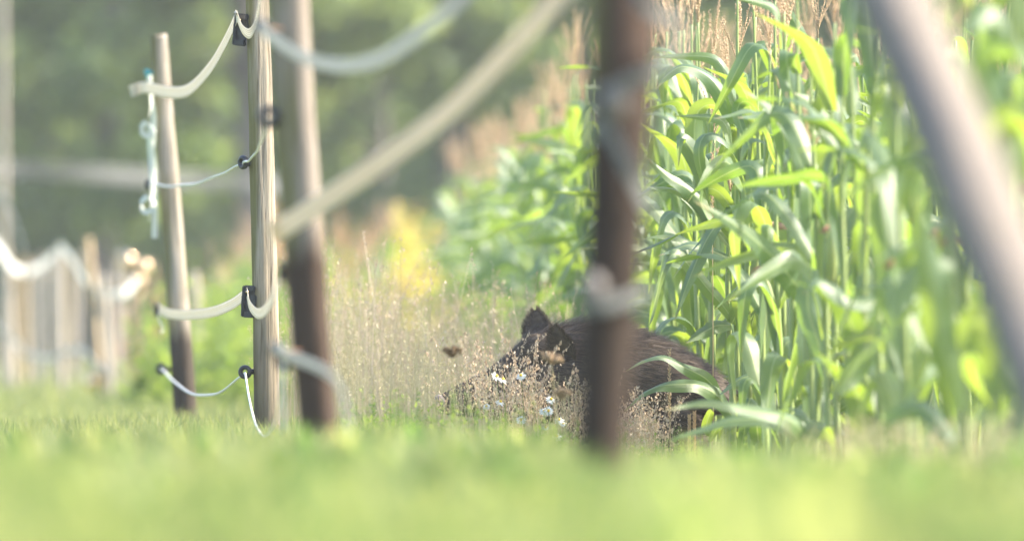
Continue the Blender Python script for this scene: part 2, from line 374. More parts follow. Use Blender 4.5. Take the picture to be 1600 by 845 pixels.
# ------------------------------------------------------------------ trees behind the meadow
def tree(x, y, h, rad, lean, m, label, seed, low=.15, n=9000, leaf=.16, trunk_r=.2):
    r = np.random.default_rng(seed)
    root = empty('tree', (x, y, 0)); tag(root, label, 'tree', 'trees behind the meadow')
    tp = spline([(0, 0, -.1), (lean * .4, .1, h * .3), (lean, 0, h * .62), (lean * 1.3, 0, h * .92)], 14)
    mb = MB().add(*tube(tp, np.linspace(trunk_r, trunk_r * .25, 14), 9))
    cl = []
    for k in range(26):
        t = r.uniform(low, .92); a = r.uniform(0, 6.28); p0 = tp[int(t * 13)]
        L = rad * (1.1 - .55 * t) * r.uniform(.55, 1.05)
        e = p0 + np.array([math.cos(a) * L, math.sin(a) * L, L * r.uniform(.0, .55)])
        mid = (p0 + e) / 2 + np.array([0, 0, .12 * L])
        mb.add(*tube(spline([p0, mid, e], 6), np.linspace(trunk_r * .35 * (1 - t * .5), .02, 6), 5))
        for q in (mid, e, (mid + e) / 2 + r.normal(0, .3, 3)): cl.append((q, r.uniform(.45, 1.0) * rad * .34))
    kid(mb.obj('trunk', M['bark'], root), root)
    c = np.array([q for q, _ in cl]); s = np.array([v for _, v in cl])
    idx = r.integers(0, len(c), n); d = r.normal(0, 1, (n, 3)); d /= np.linalg.norm(d, axis=1)[:, None]
    P = c[idx] + d * (s[idx] * r.uniform(.35, 1.05, n) ** .6)[:, None] * np.array([1, 1, .8])
    P[:, 2] = np.maximum(P[:, 2], .1)
    A = r.normal(0, 1, (n, 3)); A /= np.linalg.norm(A, axis=1)[:, None]; B = np.cross(A, d); B /= np.linalg.norm(B, axis=1)[:, None] + 1e-6
    sz = leaf * r.uniform(.6, 1.3, n)[:, None]
    V = np.stack([P - A * sz, P - B * sz * .55, P + A * sz, P + B * sz * .55], 1).reshape(-1, 3)
    Q = np.arange(n * 4).reshape(-1, 4)
    kid(link('crown', npmesh('crown', V, Q, smooth=False), root, m), root)
D_T = 150
specs = [(-8.6, 152, 12, 3.4, 0, 'crown', 'dark tree behind the far left end of the post row', .10),
 (-5.4, 147, 13, 3.0, .4, 'crown', 'large dark green tree right of the thin left edge post', .02),
 (-3.1, 141, 11, 2.3, -.3, 'crown_pale', 'paler tree with grey trunk left of the sharp fence post', .34),
 (-.9, 149, 13, 2.9, .3, 'crown_pale', 'light green tree behind the upper sagging tape', .3),
 (1.0, 155, 12, 3.2, 0, 'crown', 'dark tree behind the middle of the cream tape', .08),
 (4.2, 150, 12, 3.4, 0, 'crown', 'dark tree behind the maize tassels', .08),
 (7.8, 156, 12, 3.6, 0, 'crown', 'dark tree behind the maize on the right edge', .08),
 (-1.9, 163, 9, 3.0, 0, 'crown', 'dark low tree in the gap behind the pale trees', .02),
 (-12.2, 158, 12, 3.6, 0, 'crown', 'dark tree leftmost in the wood', .05)]
for k, (x, y, h, rd, ln, m, lb, low) in enumerate(specs):
    tree(x, y, h, rd, ln, M[m], lb, 100 + k, low, trunk_r=.26 if k == 2 else .2)
# dense undergrowth band
n = 26000; P = np.column_stack([rng.uniform(-15, 13, n), rng.uniform(166, 172, n), rng.uniform(0, 7.5, n) ** 1.0])
P[:, 2] *= .75 + .25 * np.sin(P[:, 0] * 1.3)
A = rng.normal(0, 1, (n, 3)); A /= np.linalg.norm(A, axis=1)[:, None]; B = np.cross(A, rng.normal(0, 1, (n, 3))); B /= np.linalg.norm(B, axis=1)[:, None]
sz = .2 * rng.uniform(.6, 1.3, n)[:, None]
o = link('woodland_undergrowth', npmesh('undergrowth', np.stack([P - A * sz, P - B * sz * .6, P + A * sz, P + B * sz * .6], 1).reshape(-1, 3), np.arange(n * 4).reshape(-1, 4), smooth=False), None, M['crown'])
tag(o, 'dark green undergrowth filling the wood behind the trees', 'undergrowth', kind='stuff')

# ------------------------------------------------------------------ fence posts
def post_mesh(P, r0, r1, seed, taper_top=True, n=28, crack=.10):
    P = spline(P, 70); L = len(P)
    def wob(L_, n_):
        o = np.ones((L_, n_)); rr = np.random.default_rng(seed)
        ph = rr.uniform(0, 6.28, 6); a = np.linspace(0, 2 * np.pi, n_, endpoint=False)[None]; z = np.linspace(0, 1, L_)[:, None]
        o += .05 * np.sin(2 * a + ph[0] + 2 * z) + .025 * np.sin(3 * a + ph[1] - 3 * z) + .02 * np.sin(z * 16 + ph[2] + a) + .012 * np.sin(z * 41 + 2 * a)
        for _ in range(5):                          # drying cracks
            c0 = rr.uniform(0, 6.28); z0 = rr.uniform(.1, .9); zl = rr.uniform(.1, .35); dd = np.angle(np.exp(1j * (a - c0 - .15 * np.sin(z * 9))))
            o -= crack * np.exp(-(dd / .10) ** 2) * np.exp(-((z - z0) / zl) ** 4)
        o += rr.normal(0, .006, (1, n_)) + rr.normal(0, .004, (L_, n_))
        return o
    return tube(P, np.linspace(r0, r1, L), n, True, wob)
def post(name, base, top, r0, r1, m, label, seed, bend=0.0, cat='fence post', group='posts of the near electric fence'):
    base = Vector(base); top = Vector(top)
    root = empty(name, base); tag(root, label, cat, group)
    v = top - base; s = v.normalized()
    d = Vector((bend, 0, 0))
    o = MB().add(*post_mesh([(0, 0, 0), v * .35 + d, v * .7 + d * .6, v], r0, r1, seed)).obj('shaft', m, root)
    kid(o, root); return root
def at_y(a, b, z):             # point on the line a-b at height z
    t = (z - a[2]) / (b[2] - a[2]); return Vector(a).lerp(Vector(b), t)
def post_line(d, pa, pb):      # through two photo points at distance d -> base & function
    A = px(*pa, d); B = px(*pb, d); return A, B
def ring_insulator(root, pos, stem_to, m='black', size=.024, tilt=0.5, scr='rust'):
    """ring insulator on a screw; pos, stem_to are world points"""
    pos = Vector(pos); inv = root.location
    c = pos - inv; s = Vector(stem_to) - inv
    a = np.linspace(0, 2 * np.pi, 21)[:-1]
    # torus, its axis lying along the fence line
    ax = Vector((math.sin(tilt), math.cos(tilt), 0)); u = Vector((0, 0, 1)); v = ax.cross(u)
    r2 = size * .36; R1 = size * .72; n2 = 10; V = []
    for t in a:
        dirv = u * math.cos(t) + v * math.sin(t)
        for q in np.linspace(0, 2 * np.pi, n2 + 1)[:-1]:
            V.append(c + dirv * (R1 + r2 * math.cos(q)) + ax * (r2 * 1.25 * math.sin(q)))
    i = np.arange(20)[:, None]; j = np.arange(n2)[None]
    Q = np.stack([i * n2 + j, i * n2 + (j + 1) % n2, ((i + 1) % 20) * n2 + (j + 1) % n2, ((i + 1) % 20) * n2 + j], -1).reshape(-1, 4)
    mb = MB().add(np.array([list(p) for p in V]), Q)
    dv = (s - c).normalized()
    mb.add(*tube([c + dv * R1 * .8, c + dv * (R1 + size * .9)], size * .42, 8))
    ins = mb.obj('insulator', M[m], root); kid(ins, root)
    sc = MB().add(*tube([c + dv * (R1 + size * .7), s], size * .13, 6)); k = c + dv * (R1 + size * 1.1)
    sc.add(*tube([k, k + dv * .004], size * .34, 6))
    kid(sc.obj('screw', M[scr], ins), ins)
    return ins
def plate_insulator(root, pos, h=.125, wd=.05, rz=0.3, tilt=0.0):
    """flat tape clamp: back plate, two hooks and a cover bar"""
    c = Vector(pos) - root.location
    Rm = Matrix.Rotation(rz, 3, 'Z') @ Matrix.Rotation(tilt, 3, 'Y')
    bm = bmesh.new()
    def bx(cx, cy_, cz, sx, sy, sz, bev=.004):
        r = bmesh.ops.create_cube(bm, size=1); vs = r['verts']
        for v in vs: v.co = Vector((v.co.x * sx + cx, v.co.y * sy + cy_, v.co.z * sz + cz))
        es = list({e for v in vs for e in v.link_edges}); bmesh.ops.bevel(bm, geom=es, offset=bev, segments=2, affect='EDGES')
    bx(0, 0, 0, wd, .012, h); bx(0, -.013, h * .40, wd * .96, .020, h * .16); bx(0, -.013, -h * .40, wd * .96, .020, h * .16)
    bx(-wd * .38, -.022, 0, wd * .22, .010, h * .98); bx(0, -.008, 0, wd * 1.25, .010, h * .42)
    bx(wd * .1, .012, 0, wd * .4, .018, h * .3)
    for v in bm.verts: v.co = Rm @ v.co + c
    me = bpy.data.meshes.new('tape_clamp'); bm.to_mesh(me); bm.free()
    o = link('tape_clamp', me, root, M['black']); kid(o, root)
    b = MB().add(*tube([c + Rm @ Vector((0, -.02, h * .3)), c + Rm @ Vector((0, -.034, h * .3))], .006, 8)); kid(b.obj('bolt', M['steel'], o), o)
    return o

# post 1: the sharp one
d1 = 44.0
A1 = px(418.5, 696, d1); A1.z = 0; B1 = px(399, -120, d1)
p1 = post('fence_post', A1, B1, .049, .0435, M['post_a'], 'sharp weathered fence post with two black tape clamps on its left side', 11, .003)
plate_insulator(p1, px(377, 47, d1 - .02), .125, .050, -.35, .10)
plate_insulator(p1, px(390, 471, d1 - .02), .125, .050, -.35, .06)
ring_insulator(p1, px(380, 254, d1 - .02), px(398, 258, d1), size=.026, tilt=.9)
ring_insulator(p1, px(383, 581, d1 - .02), px(402, 580, d1), size=.026, tilt=.3, scr='black')
# post 2: big blurred one right of it
d2 = 33.0
A2 = px(504, 737, d2); A2.z = 0; B2 = px(440, -150, d2)
p2 = post('fence_post', A2, B2, .050, .062, M['post_b'], 'thick grey fence post with dark brown lower half, right of the sharp post', 12, -.006)
ring_insulator(p2, px(420, 183, d2 - .03), px(440, 186, d2), size=.033, tilt=.2)
ring_insulator(p2, px(444, 566, d2 + .05), px(468, 560, d2 + .02), size=.026, tilt=.4)
plate_insulator(p2, px(441, 424, d2 + .03), .060, .022, .2)
m_ = MB().add(*tube([px(443, 428, d2) - p2.location, px(468, 434, d2) - p2.location], .005, 6)).add(*tube([px(446, 440, d2) - p2.location, px(456, 456, d2) - p2.location, px(466, 466, d2) - p2.location], .005, 6))
kid(m_.obj('bracket', M['rust'], p2), p2)
ring_insulator(p2, px(408, 42, d2 - 1.6), px(440, 46, d2 - .05), size=.022, tilt=.1)
ring_insulator(p2, px(432, 546, d2 - 1.6), px(470, 548, d2 - .05), size=.022, tilt=.1)
# post 3: behind, shorter, with the loose tape
d3 = 52.0
A3 = px(292, 678, d3); A3.z = 0; B3 = px(247, 54, d3)
p3 = post('fence_post', A3, B3, .056, .036, M['post_c'], 'shorter grey post whose flat top shows, with loose pale tape hanging on its left', 13, .004)
ring_insulator(p3, px(233, 288, d3 - .02), px(256, 289, d3), size=.024, tilt=.9)
ring_insulator(p3, px(252, 576, d3 - .02), px(272, 577, d3), size=.026, tilt=.4)
plate_insulator(p3, px(247, 484, d3 - .02), .060, .022, -.3)
m_ = MB().add(*tube([px(233, 114, d3) - p3.location, px(250, 116, d3) - p3.location], .012, 8)).add(*tube([px(229, 108, d3) - p3.location, px(232, 124, d3) - p3.location], .012, 8))
kid(m_.obj('knot', M['teal'], p3), p3)
# post 4: the dark nearest upright
d4 = 25.0
A4 = px(934, 788, d4); A4.z = 0; B4 = px(1003, -860, d4)
p4 = post('fence_post', A4, B4, .052, .104, M['post_d'], 'dark stained upright post in front of the wild boar, strongly out of focus', 14, .012)
def knob_insulator(root, pos, r=.024):
    c = Vector(pos) - root.location
    mb = MB().add(*uvsph(c, (r, r, r * 1.25), 14, 10)).add(*tube([c, c + Vector((.012, .05, 0))], r * .4, 8))
    kid(mb.obj('insulator', M['knob'], root), root)
knob_insulator(p4, px(957, 160, d4 - .11), .034)
knob_insulator(p4, px(926, 452, d4 - .11), .030)
for k, pts in enumerate(([(928, 215, -.10), (965, 138, -.14), (1030, 108, -.13), (1068, 60, -.02)], [(950, 200, -.12), (985, 268, -.13), (1012, 330, -.05)], [(985, -60, -.12), (1010, 10, -.14), (1068, 42, -.04)], [(905, 470, -.09), (940, 478, -.13), (1015, 455, -.03)])):
    P = spline([px(a, b, d4 + c) - p4.location for a, b, c in pts], 16)
    kid(link('tape_end', MB().add(*ribbon(P, (0.1, -.3, 1), .030, .0015)).mesh('tape_end'), p4, M['dull_rail']), p4)
# brace pole leaning on post 4 from the right
pa = px(1532, 330, 21.6); pb = px(1395, 0, 22.4)
dr = (pb - pa); base = pa + dr * ((0 - pa.z) / dr.z); top = pa + dr * ((2.22 - pa.z) / dr.z)
pr = post('brace_pole', base, top, .074, .068, M['pole'], 'thick silver grey pole slanting across the right side in front of the maize', 15, .0, 'brace pole', None)

# rows of far posts (left)
far = [(10, 392, 96, .04, 'post_far', 12), (38, 402, 104, .035, 'post_ochre', 3), (66, 398, 112, .035, 'post_far', -4), (92, 384, 92, .045, 'post_far', 4), (122, 396, 100, .035, 'post_far', -6), (136, 372, 88, .045, 'post_ochre', 26), (160, 430, 86, .04, 'post_far', 14), (196, 404, 108, .035, 'post_far', 0), (212, 418, 90, .045, 'post_ochre', 20), (302, 425, 84, .05, 'post_far', 14)]
fl = ['leftmost pale post of the far row', 'ochre post second from left in the far row', 'pale post third from left in the far row', 'pale post at the highest left end of the sagging white tape', 'thin pale post under the long white tape sag', 'leaning ochre post with a shining clamp halfway up, in the far row', 'leaning grey post low in the far row, bright at its foot', 'thin pale post left of the glinting metal caps', 'ochre post under the glinting metal caps left of the loose tape', 'pale far post showing behind the right side of the short grey post']
more_far = [(24, 412, 118, 'between the leftmost pale post and the ochre one'), (52, 408, 108, 'between the ochre post and the third pale post'), (79, 400, 122, 'just left of the highest end of the white tape'), (108, 406, 112, 'right of the highest end of the white tape'), (148, 424, 116, 'between the two leaning posts'), (181, 414, 102, 'right of the lowest point of the white tape'), (234, 410, 120, 'half hidden behind the loose hanging tape')]
for k, (x, yt, d, lb) in enumerate(more_far):
    d *= .88
    B = px(x, yt, d); A = px(x + 2, HOR + CAMH * F / d, d); A.z = 0
    post('fence_post', A, B, .026, .022, M['post_far' if k % 3 else 'post_ochre'], 'slender blurred far post ' + lb, 80 + k, 0, group='posts of the far fence row')
fp = []
for k, ((x, yt, d, r, m, ln), lb) in enumerate(zip(far, fl)):
    d *= .88
    B = px(x, yt, d); A = px(x + ln, HOR + CAMH * F / d, d); A.z = 0
    r *= .66; o = post('fence_post', A, B, r * 1.1, r, M[m], lb, 40 + k, 0, group='posts of the far fence row'); fp.append((o, B, A))
    if k in (8, 5, 7):
        for dz, dx in ((.05, -.05), (-.10, .02), (.0, .06)) if k == 8 else (((-.9, .02), (-.98, -.06)) if k == 5 else ((.0, -.02),)):
            c = B + Vector((dx, -r - .02, dz)) - o.location + (A - B) * 0
            if dz < -.5: c = (B.lerp(A, -dz / B.z)) + Vector((dx, -r - .02, 0)) - o.location
            kid(MB().add(*uvsph(c, (.05, .05, .06), 24, 16)).obj('metal_cap', M['steel'], o), o)
A = px(6, 600, 92); A.z = 0
post('fence_post', A, px(5, -60, 92), .030, .026, M['post_far'], 'tall thin grey post at the left edge of the picture', 60, 0)
B = px(466, 262, 125.1); A = px(470, 618, 125.1); A.z = 0
pz = post('fence_post', A, B, .05, .045, M['post_far'], 'pale far post mostly hidden behind the thick grey post', 61, 0, group='posts of the far fence row')

# ------------------------------------------------------------------ tapes and cords
def sag_tape(name, pts, wid, m, label, cat='fence tape', side=(0, 0, 1), n=40, twist=None, group='tapes of the electric fence'):
    if group == 'far tapes' and m != 'dull_rail': pts = [(a, b, c * .88) for a, b, c in pts]; wid *= .9; twist = [(0, .35), (.5, .5), (1, .35)]
    P = spline([px(*p) for p in pts], n)
    S = np.tile(np.array(side, float), (n, 1))
    if not twist and side == (0, 0, 1): twist = [(0, .55), (.5, .8), (1, .55)]
    if twist: 
        for i_ in range(n):
            a = np.interp(i_ / (n - 1), [t for t, _ in twist], [v for _, v in twist])
            S[i_] = (0.0, -math.sin(a), math.cos(a))
    o = MB().add(*ribbon(P, S, wid, .0015)).obj(name, M[m]); return tag(o, label, cat, group)
sag_tape('fence_tape', [(204, 143, 52.1), (228, 137, 51.9), (262, 144, 50), (295, 141, 48), (328, 108, 46), (352, 68, 44.6), (368, 34, 44), (371, 24, 43.93)], .052, 'tape', 'cream woven tape sagging between the upper clamp and the short post',
         twist=[(0, .2), (.3, .45), (.7, .3), (1, .1)])
sag_tape('fence_tape', [(371, 24, 43.93), (380, 46, 43.7), (392, 52, 43), (402, 30, 41), (412, -30, 38), (432, -150, 33.3)], .040, 'tape', 'striped tape dropping from above into the upper clamp of the sharp post',
         twist=[(0, .1), (.2, 1.0), (.6, .8), (1, .6)])
sag_tape('fence_tape', [(248, 480, 52), (262, 489, 51), (290, 492, 49), (330, 488, 46.5), (362, 476, 44.8), (387, 458, 44)], .044, 'tape', 'cream tape in a shallow sag from the short post to the lower clamp',
         twist=[(0, .4), (.5, .9), (1, .4)])
sag_tape('fence_tape', [(387, 457, 43.9), (391, 476, 43.5), (402, 489, 42), (414, 486, 40), (426, 468, 37), (436, 440, 34), (441, 424, 33)], .040, 'tape', 'striped cream tape looping over the front of the sharp post into the lower clamp',
         twist=[(0, .2), (.4, .9), (1, .3)])
sag_tape('fence_tape', [(425, 366, 31.4), (450, 352, 31.3), (520, 306, 30.6), (610, 245, 29.8), (700, 178, 28.6), (780, 100, 27.4), (860, 14, 26.2), (985, -140, 24.95)], .060, 'cream_tape', 'broad cream tape rising steeply to the right across the middle of the picture')
sag_tape('fence_tape', [(404, 40, 31.4), (430, 62, 31), (480, 92, 30.4), (540, 103, 29.6), (600, 90, 28.6), (670, 42, 27.4), (740, -25, 26.4), (960, -300, 25)], .034, 'grey_tape', 'soft white tape sagging to the right of the thick grey post near the top')
sag_tape('fence_tape', [(428, 542, 31.4), (455, 556, 31), (495, 572, 30.4), (522, 590, 30), (540, 625, 29.8), (548, 680, 29.6), (552, 742, 29.5)], .026, 'grey_tape', 'pale grey tape dropping low to the right from the thick grey post')
sag_tape('fence_tape', [(-60, 262, 119), (0, 264, 120), (150, 272, 121), (300, 282, 123), (420, 287, 124), (466, 289, 125)], .17, 'dull_rail', 'wide blurred grey tape running level behind the short post', group='far tapes')
def sag_cord(pts, r, label, group='cords of the electric fence', n=50, m='wire'):
    P = spline([px(*p) for p in pts], n)
    P[:, 2] += .002 * np.sin(np.linspace(0, 23, n))
    return tag(MB().add(*tube(P, r, 7)).obj('electric_wire', M[m]), label, 'electric wire', group)
sag_cord([(233, 288, 52), (270, 291, 50.5), (310, 286, 48.5), (350, 270, 45.5), (380, 255, 43.98)], .0052, 'white cord between the ring on the short post and the ring on the sharp post')
sag_cord([(380, 254, 43.98), (390, 250, 43.3), (402, 235, 41), (411, 212, 37), (420, 184, 32.97)], .0045, 'white cord climbing from the sharp post ring to the thick post ring')
sag_cord([(252, 576, 52), (268, 592, 51), (290, 610, 49), (320, 618, 47), (350, 609, 45.5), (383, 582, 44)], .005, 'bluish white cord sagging low between the short post and the sharp post')
sag_cord([(383, 582, 43.98), (389, 620, 43), (400, 664, 41.5), (414, 680, 39.5), (428, 664, 37), (438, 620, 34.5), (444, 568, 33.05)], .0042, 'thin white cord hanging in a deep loop across the foot of the sharp post')
sag_cord([(443, 566, 33.02), (441, 610, 33), (443, 650, 33), (444, 672, 33)], .0036, 'short white cord end hanging straight down right of the deep loop')
# far white tapes
sag_tape('fence_tape', [(92, 386, 91.8), (106, 396, 90), (124, 424, 88.5), (146, 452, 88), (170, 462, 88), (196, 456, 88), (212, 440, 89.8)], .075, 'white_tape', 'bright white far tape with the deepest sag, left of the glinting caps', group='far tapes', n=24)
sag_tape('fence_tape', [(-30, 352, 94), (0, 392, 95), (18, 418, 96), (36, 424, 98), (60, 420, 97), (92, 392, 91.9)], .07, 'white_tape', 'white far tape sagging at the left edge of the picture', group='far tapes', n=24)
sag_tape('fence_tape', [(-20, 498, 95), (20, 530, 95), (40, 552, 95), (80, 560, 93), (120, 545, 90), (150, 566, 88), (180, 606, 86.5)], .05, 'grey_tape', 'thin lower far tape between the pale posts', group='far tapes', n=24)
sag_tape('fence_tape', [(-4, 296, 91.9), (10, 316, 91.9), (26, 352, 91.7), (38, 392, 91.2)], .05, 'grey_tape', 'grey strap hanging from the thin left edge post', group='far tapes', n=20)
# loose bundle left of post 3
mb = MB()
mb.add(*ribbon(spline([px(232, 120, 51.9), px(236, 160, 51.9), px(231, 205, 51.9), px(237, 250, 51.9), px(239, 300, 51.9), px(233, 345, 51.9)], 40), np.stack([np.cos(np.linspace(0, 5, 40)), np.sin(np.linspace(0, 5, 40)), .2 * np.ones(40)], -1), np.interp(np.arange(40), [0, 12, 20, 30, 39], [.015, .022, .034, .034, .02])))
mb.add(*ribbon(spline([px(234, 118, 51.95), px(240, 180, 51.95), px(238, 235, 51.95), px(243, 290, 51.95), px(241, 372, 51.95)], 40), np.stack([np.cos(np.linspace(1, 6.5, 40)), np.sin(np.linspace(1, 6.5, 40)), .2 * np.ones(40)], -1), .026))
mb.add(*ribbon(spline([px(228, 190, 51.85), px(221, 200, 51.85), px(226, 212, 51.85), px(240, 208, 51.85), px(232, 196, 51.85)], 24), (0, 0, 1), .022))
mb.add(*ribbon(spline([px(230, 306, 51.85), px(220, 318, 51.85), px(226, 332, 51.85), px(242, 324, 51.85), px(234, 308, 51.85)], 24), (0, .3, 1), .025))
tag(mb.obj('loose_tape', M['net']), 'knotted greenish white tape hanging loose down the left of the short post', 'loose tape')
sag_tape('fence_tape', [(248, 486, 51.9), (249, 500, 51.9), (255, 512, 51.9), (252, 520, 51.9)], .02, 'net', 'frayed tape end hanging below the middle clamp of the short post', n=12)

# ------------------------------------------------------------------ maize
def leaf_strip(P, W, side, fold=.22, ruffle=.12, seed=0):
    """a maize leaf along P (n,3), widths W, side directions"""
    P = np.asarray(P, float); n = len(P); T = np.gradient(P, axis=0); T /= np.linalg.norm(T, axis=1)[:, None] + 1e-9
    S = np.asarray(side, float) - T * np.sum(np.asarray(side) * T, 1)[:, None]; S /= np.linalg.norm(S, axis=1)[:, None] + 1e-9
    Nn = np.cross(S, T); r = np.random.default_rng(seed); ph = r.uniform(0, 6.28, 4); t = np.linspace(0, 1, n)
    u = np.array([-1, -.55, -.08, .08, .55, 1.]); out = []
    for q in u:
        w_ = W * .5 * q
        lift = fold * np.abs(q) ** 1.2 * W * .5
        rf = ruffle * W * (abs(q) ** 2) * np.sin(t * (13 if q > 0 else 16) + ph[0 if q > 0 else 1]) * np.sin(np.pi * t)
        out.append(P + S * w_[:, None] + Nn * (lift + rf)[:, None])
    V = np.stack(out, 1); k = len(u)
    i = np.arange(n - 1)[:, None]; j = np.arange(k - 1)[None]
    Q = np.stack([i * k + j, i * k + j + 1, (i + 1) * k + j + 1, (i + 1) * k + j], -1).reshape(-1, 4)
    U = np.stack(np.broadcast_arrays((u[None] + 1) / 2, t[:, None]), -1).reshape(-1, 2)
    return V.reshape(-1, 3), Q, U
def wprof(n, w):
    t = np.linspace(0, 1, n); return w * np.clip(np.minimum(.55 + 1.8 * t, 1) * (1 - np.clip((t - .35) / .65, 0, 1) ** 1.7), .03, 1)
def gen_leaf(seed, L, w, a0=None, drop=None, n=22):
    r = np.random.default_rng(seed)
    a0 = r.uniform(64, 86) if a0 is None else a0; drop = r.uniform(45, 170) if drop is None else drop
    t = np.linspace(0, 1, n); t0 = r.uniform(.25, .62); kw_ = r.uniform(.08, .30); sg = 1 / (1 + np.exp(-(t - t0) / kw_ * 4)); sg -= sg[0]; ang = np.radians(a0 - r.uniform(0, 25) * t - drop * sg)
    ds = L / (n - 1); x = np.concatenate([[0], np.cumsum(np.cos(ang[:-1]) * ds)]); z = np.concatenate([[0], np.cumsum(np.sin(ang[:-1]) * ds)])
    y = r.normal(0, .10) * L * t ** 2
    P = np.stack([x, y, z], -1); tw = r.normal(0, .5) + r.normal(0, 1.8) * t ** 1.3
    S = np.stack([-np.sin(ang) * np.sin(tw), np.cos(tw), np.cos(ang) * np.sin(tw)], -1)
    return leaf_strip(P, wprof(n, w), S, r.uniform(.15, .5), r.uniform(.08, .26), seed)
def tassel_mesh(seed, scale=1, nb=None, dense=True):
    r = np.random.default_rng(seed); mb = MB(); nb = nb or r.integers(5, 9)
    for k in range(nb):
        L = (.24 if k == 0 else r.uniform(.13, .20)) * scale; a = r.uniform(0, 6.28); sp = 0 if k == 0 else r.uniform(.12, .55)
        z0 = 0 if k == 0 else r.uniform(0, .06)
        t = np.linspace(0, 1, 6)
        P = np.stack([np.cos(a) * sp * L * t ** 1.1, np.sin(a) * sp * L * t ** 1.1, z0 + L * (t - sp * .25 * t * t)], -1)
        mb.add(*tube(P, np.linspace(.0022, .001, 6), 4))
        if dense:
            m_ = int(L / .0085)
            for i_ in range(m_):
                q = (i_ + .5) / m_; p = np.array([np.interp(q, t, P[:, c]) for c in range(3)])
                b = r.uniform(0, 6.28); d = np.array([math.cos(b) * .6, math.sin(b) * .6, 1]); d /= np.linalg.norm(d)
                s = np.cross(d, r.normal(0, 1, 3)); s /= np.linalg.norm(s); s2 = np.cross(d, s)
                l_ = .011; w_ = .0028; e = p + d * l_ * .5
                V = [p, e + s * w_, e + s2 * w_, e - s * w_, e - s2 * w_, p + d * l_]
                mb.add(V, [[0, 1, 2, 2], [0, 2, 3, 3], [0, 3, 4, 4], [0, 4, 1, 1], [5, 2, 1, 1], [5, 3, 2, 2], [5, 4, 3, 3], [5, 1, 4, 4]])
    return mb
def fix_tris(mb_):             # quads whose last two indices coincide become triangles
    V = np.vstack(mb_.V); Q = np.vstack(mb_.Q); me = bpy.data.meshes.new('tassel')
    me.from_pydata(V.tolist(), [], [tuple(dict.fromkeys(q)) for q in Q.tolist()]); me.polygons.foreach_set('use_smooth', np.ones(len(me.polygons), bool)); return me
tassels = [fix_tris(tassel_mesh(300 + k)) for k in range(6)]
leaves = []
for k in range(24):
    V, Q, U = gen_leaf(500 + k, 1, .105); leaves.append(npmesh('maize_leaf', V, Q, U))
def ear_meshes():
    t = np.linspace(0, 1, 12); r = .024 * np.sin(np.pi * (.12 + .80 * t)) ** .7
    P = np.stack([.02 + .055 * t, 0 * t, .19 * t], -1)
    ear = MB().add(*tube(P, r, 10)).mesh('ear')
    mb = MB(); rr = np.random.default_rng(5)
    for k in range(60):
        a = rr.uniform(0, 6.28); L = rr.uniform(.03, .065); q = np.array([.075, 0, .188])
        d = np.array([math.cos(a) * .5, math.sin(a) * .5, 1.0]); d2 = np.array([math.cos(a), math.sin(a), -1.1])
        mb.add(*tube([q, q + d * L * .4, q + d * L * .55 + d2 * L * .25, q + d * L * .5 + d2 * L * .55], [.0018, .0016, .0013, .001], 3))
    return ear, mb.mesh('silk')
EAR, SILK = ear_meshes()
for me, m in ((EAR, 'husk'), (SILK, 'silk')): me.materials.append(M[m])
for me in tassels: me.materials.append(M['tassel'])
for me in leaves: me.materials.append(M['corn_leaf'])
stalks = []
for k in range(4):
    r = np.random.default_rng(700 + k); H = 1.0
    z = np.linspace(0, 1, 25); xx = .018 * np.sin(z * 4 + k); yy2 = .014 * np.sin(z * 5 + 2 * k)
    rad = np.interp(z, [0, .5, 1], [.0125, .010, .004]) * (1 + .22 * (np.arange(25) % 3 == 0))
    stalks.append(MB().add(*tube(np.stack([xx, yy2, z], -1), rad, 8)).mesh('stalk'))
    stalks[-1].materials.append(M['stalk'])
def plant(x, y, seed, H=None, z=None, name='maize_plant', nleaf=None, full=True, lo=.05):
    """returns list (mesh, matrix, kind, parent index)"""
    r = np.random.default_rng(seed); H = H or r.uniform(1.46, 1.90)
    out = []; sk = seed % 4
    out.append(('stalk', stalks[sk], Matrix.Diagonal((1, 1, H, 1))))
    nl = nleaf or r.integers(7, 9); az = r.uniform(0, 6.28)
    for i_ in range(nl):
        f = lo + (i_ + .3) / nl * (.90 - lo)
        a = az + (i_ % 2) * math.pi + r.normal(0, .35)
        L = (.40 + .27 * math.sin(math.pi * min(1, f + .1))) * r.uniform(.75, 1.12); wd = r.uniform(.75, 1.1)
        p = Vector((.018 * math.sin(f * 4 + sk), .014 * math.sin(f * 5 + 2 * sk), f * H))
        out.append(('leaf', leaves[r.integers(0, 24)], Matrix.Translation(p) @ Matrix.Rotation(a, 4, 'Z') @ Matrix.Rotation(r.normal(0, .12), 4, 'Y') @ Matrix.Diagonal((L, wd * .80, L, 1))))
    if r.random() < .52:
        p = Vector((.018 * math.sin(4 + sk), .014 * math.sin(5 + 2 * sk), H - .01)); s = r.uniform(1.0, 1.4)
        out.append(('tassel', tassels[r.integers(0, 6)], Matrix.Translation(p) @ Matrix.Rotation(r.uniform(0, 6.28), 4, 'Z') @ Matrix.Rotation(r.normal(0, .07), 4, 'X') @ Matrix.Diagonal((s, s, s * 1.1, 1))))
    if r.random() < .45:
        f = r.uniform(.38, .5); a = az + r.normal(0, .4)
        mt = Matrix.Translation(Vector((0, 0, f * H))) @ Matrix.Rotation(a, 4, 'Z') @ Matrix.Diagonal((.9, .9, .9, 1))
        out.append(('ear', EAR, mt)); out.append(('silk', SILK, mt))
    return out
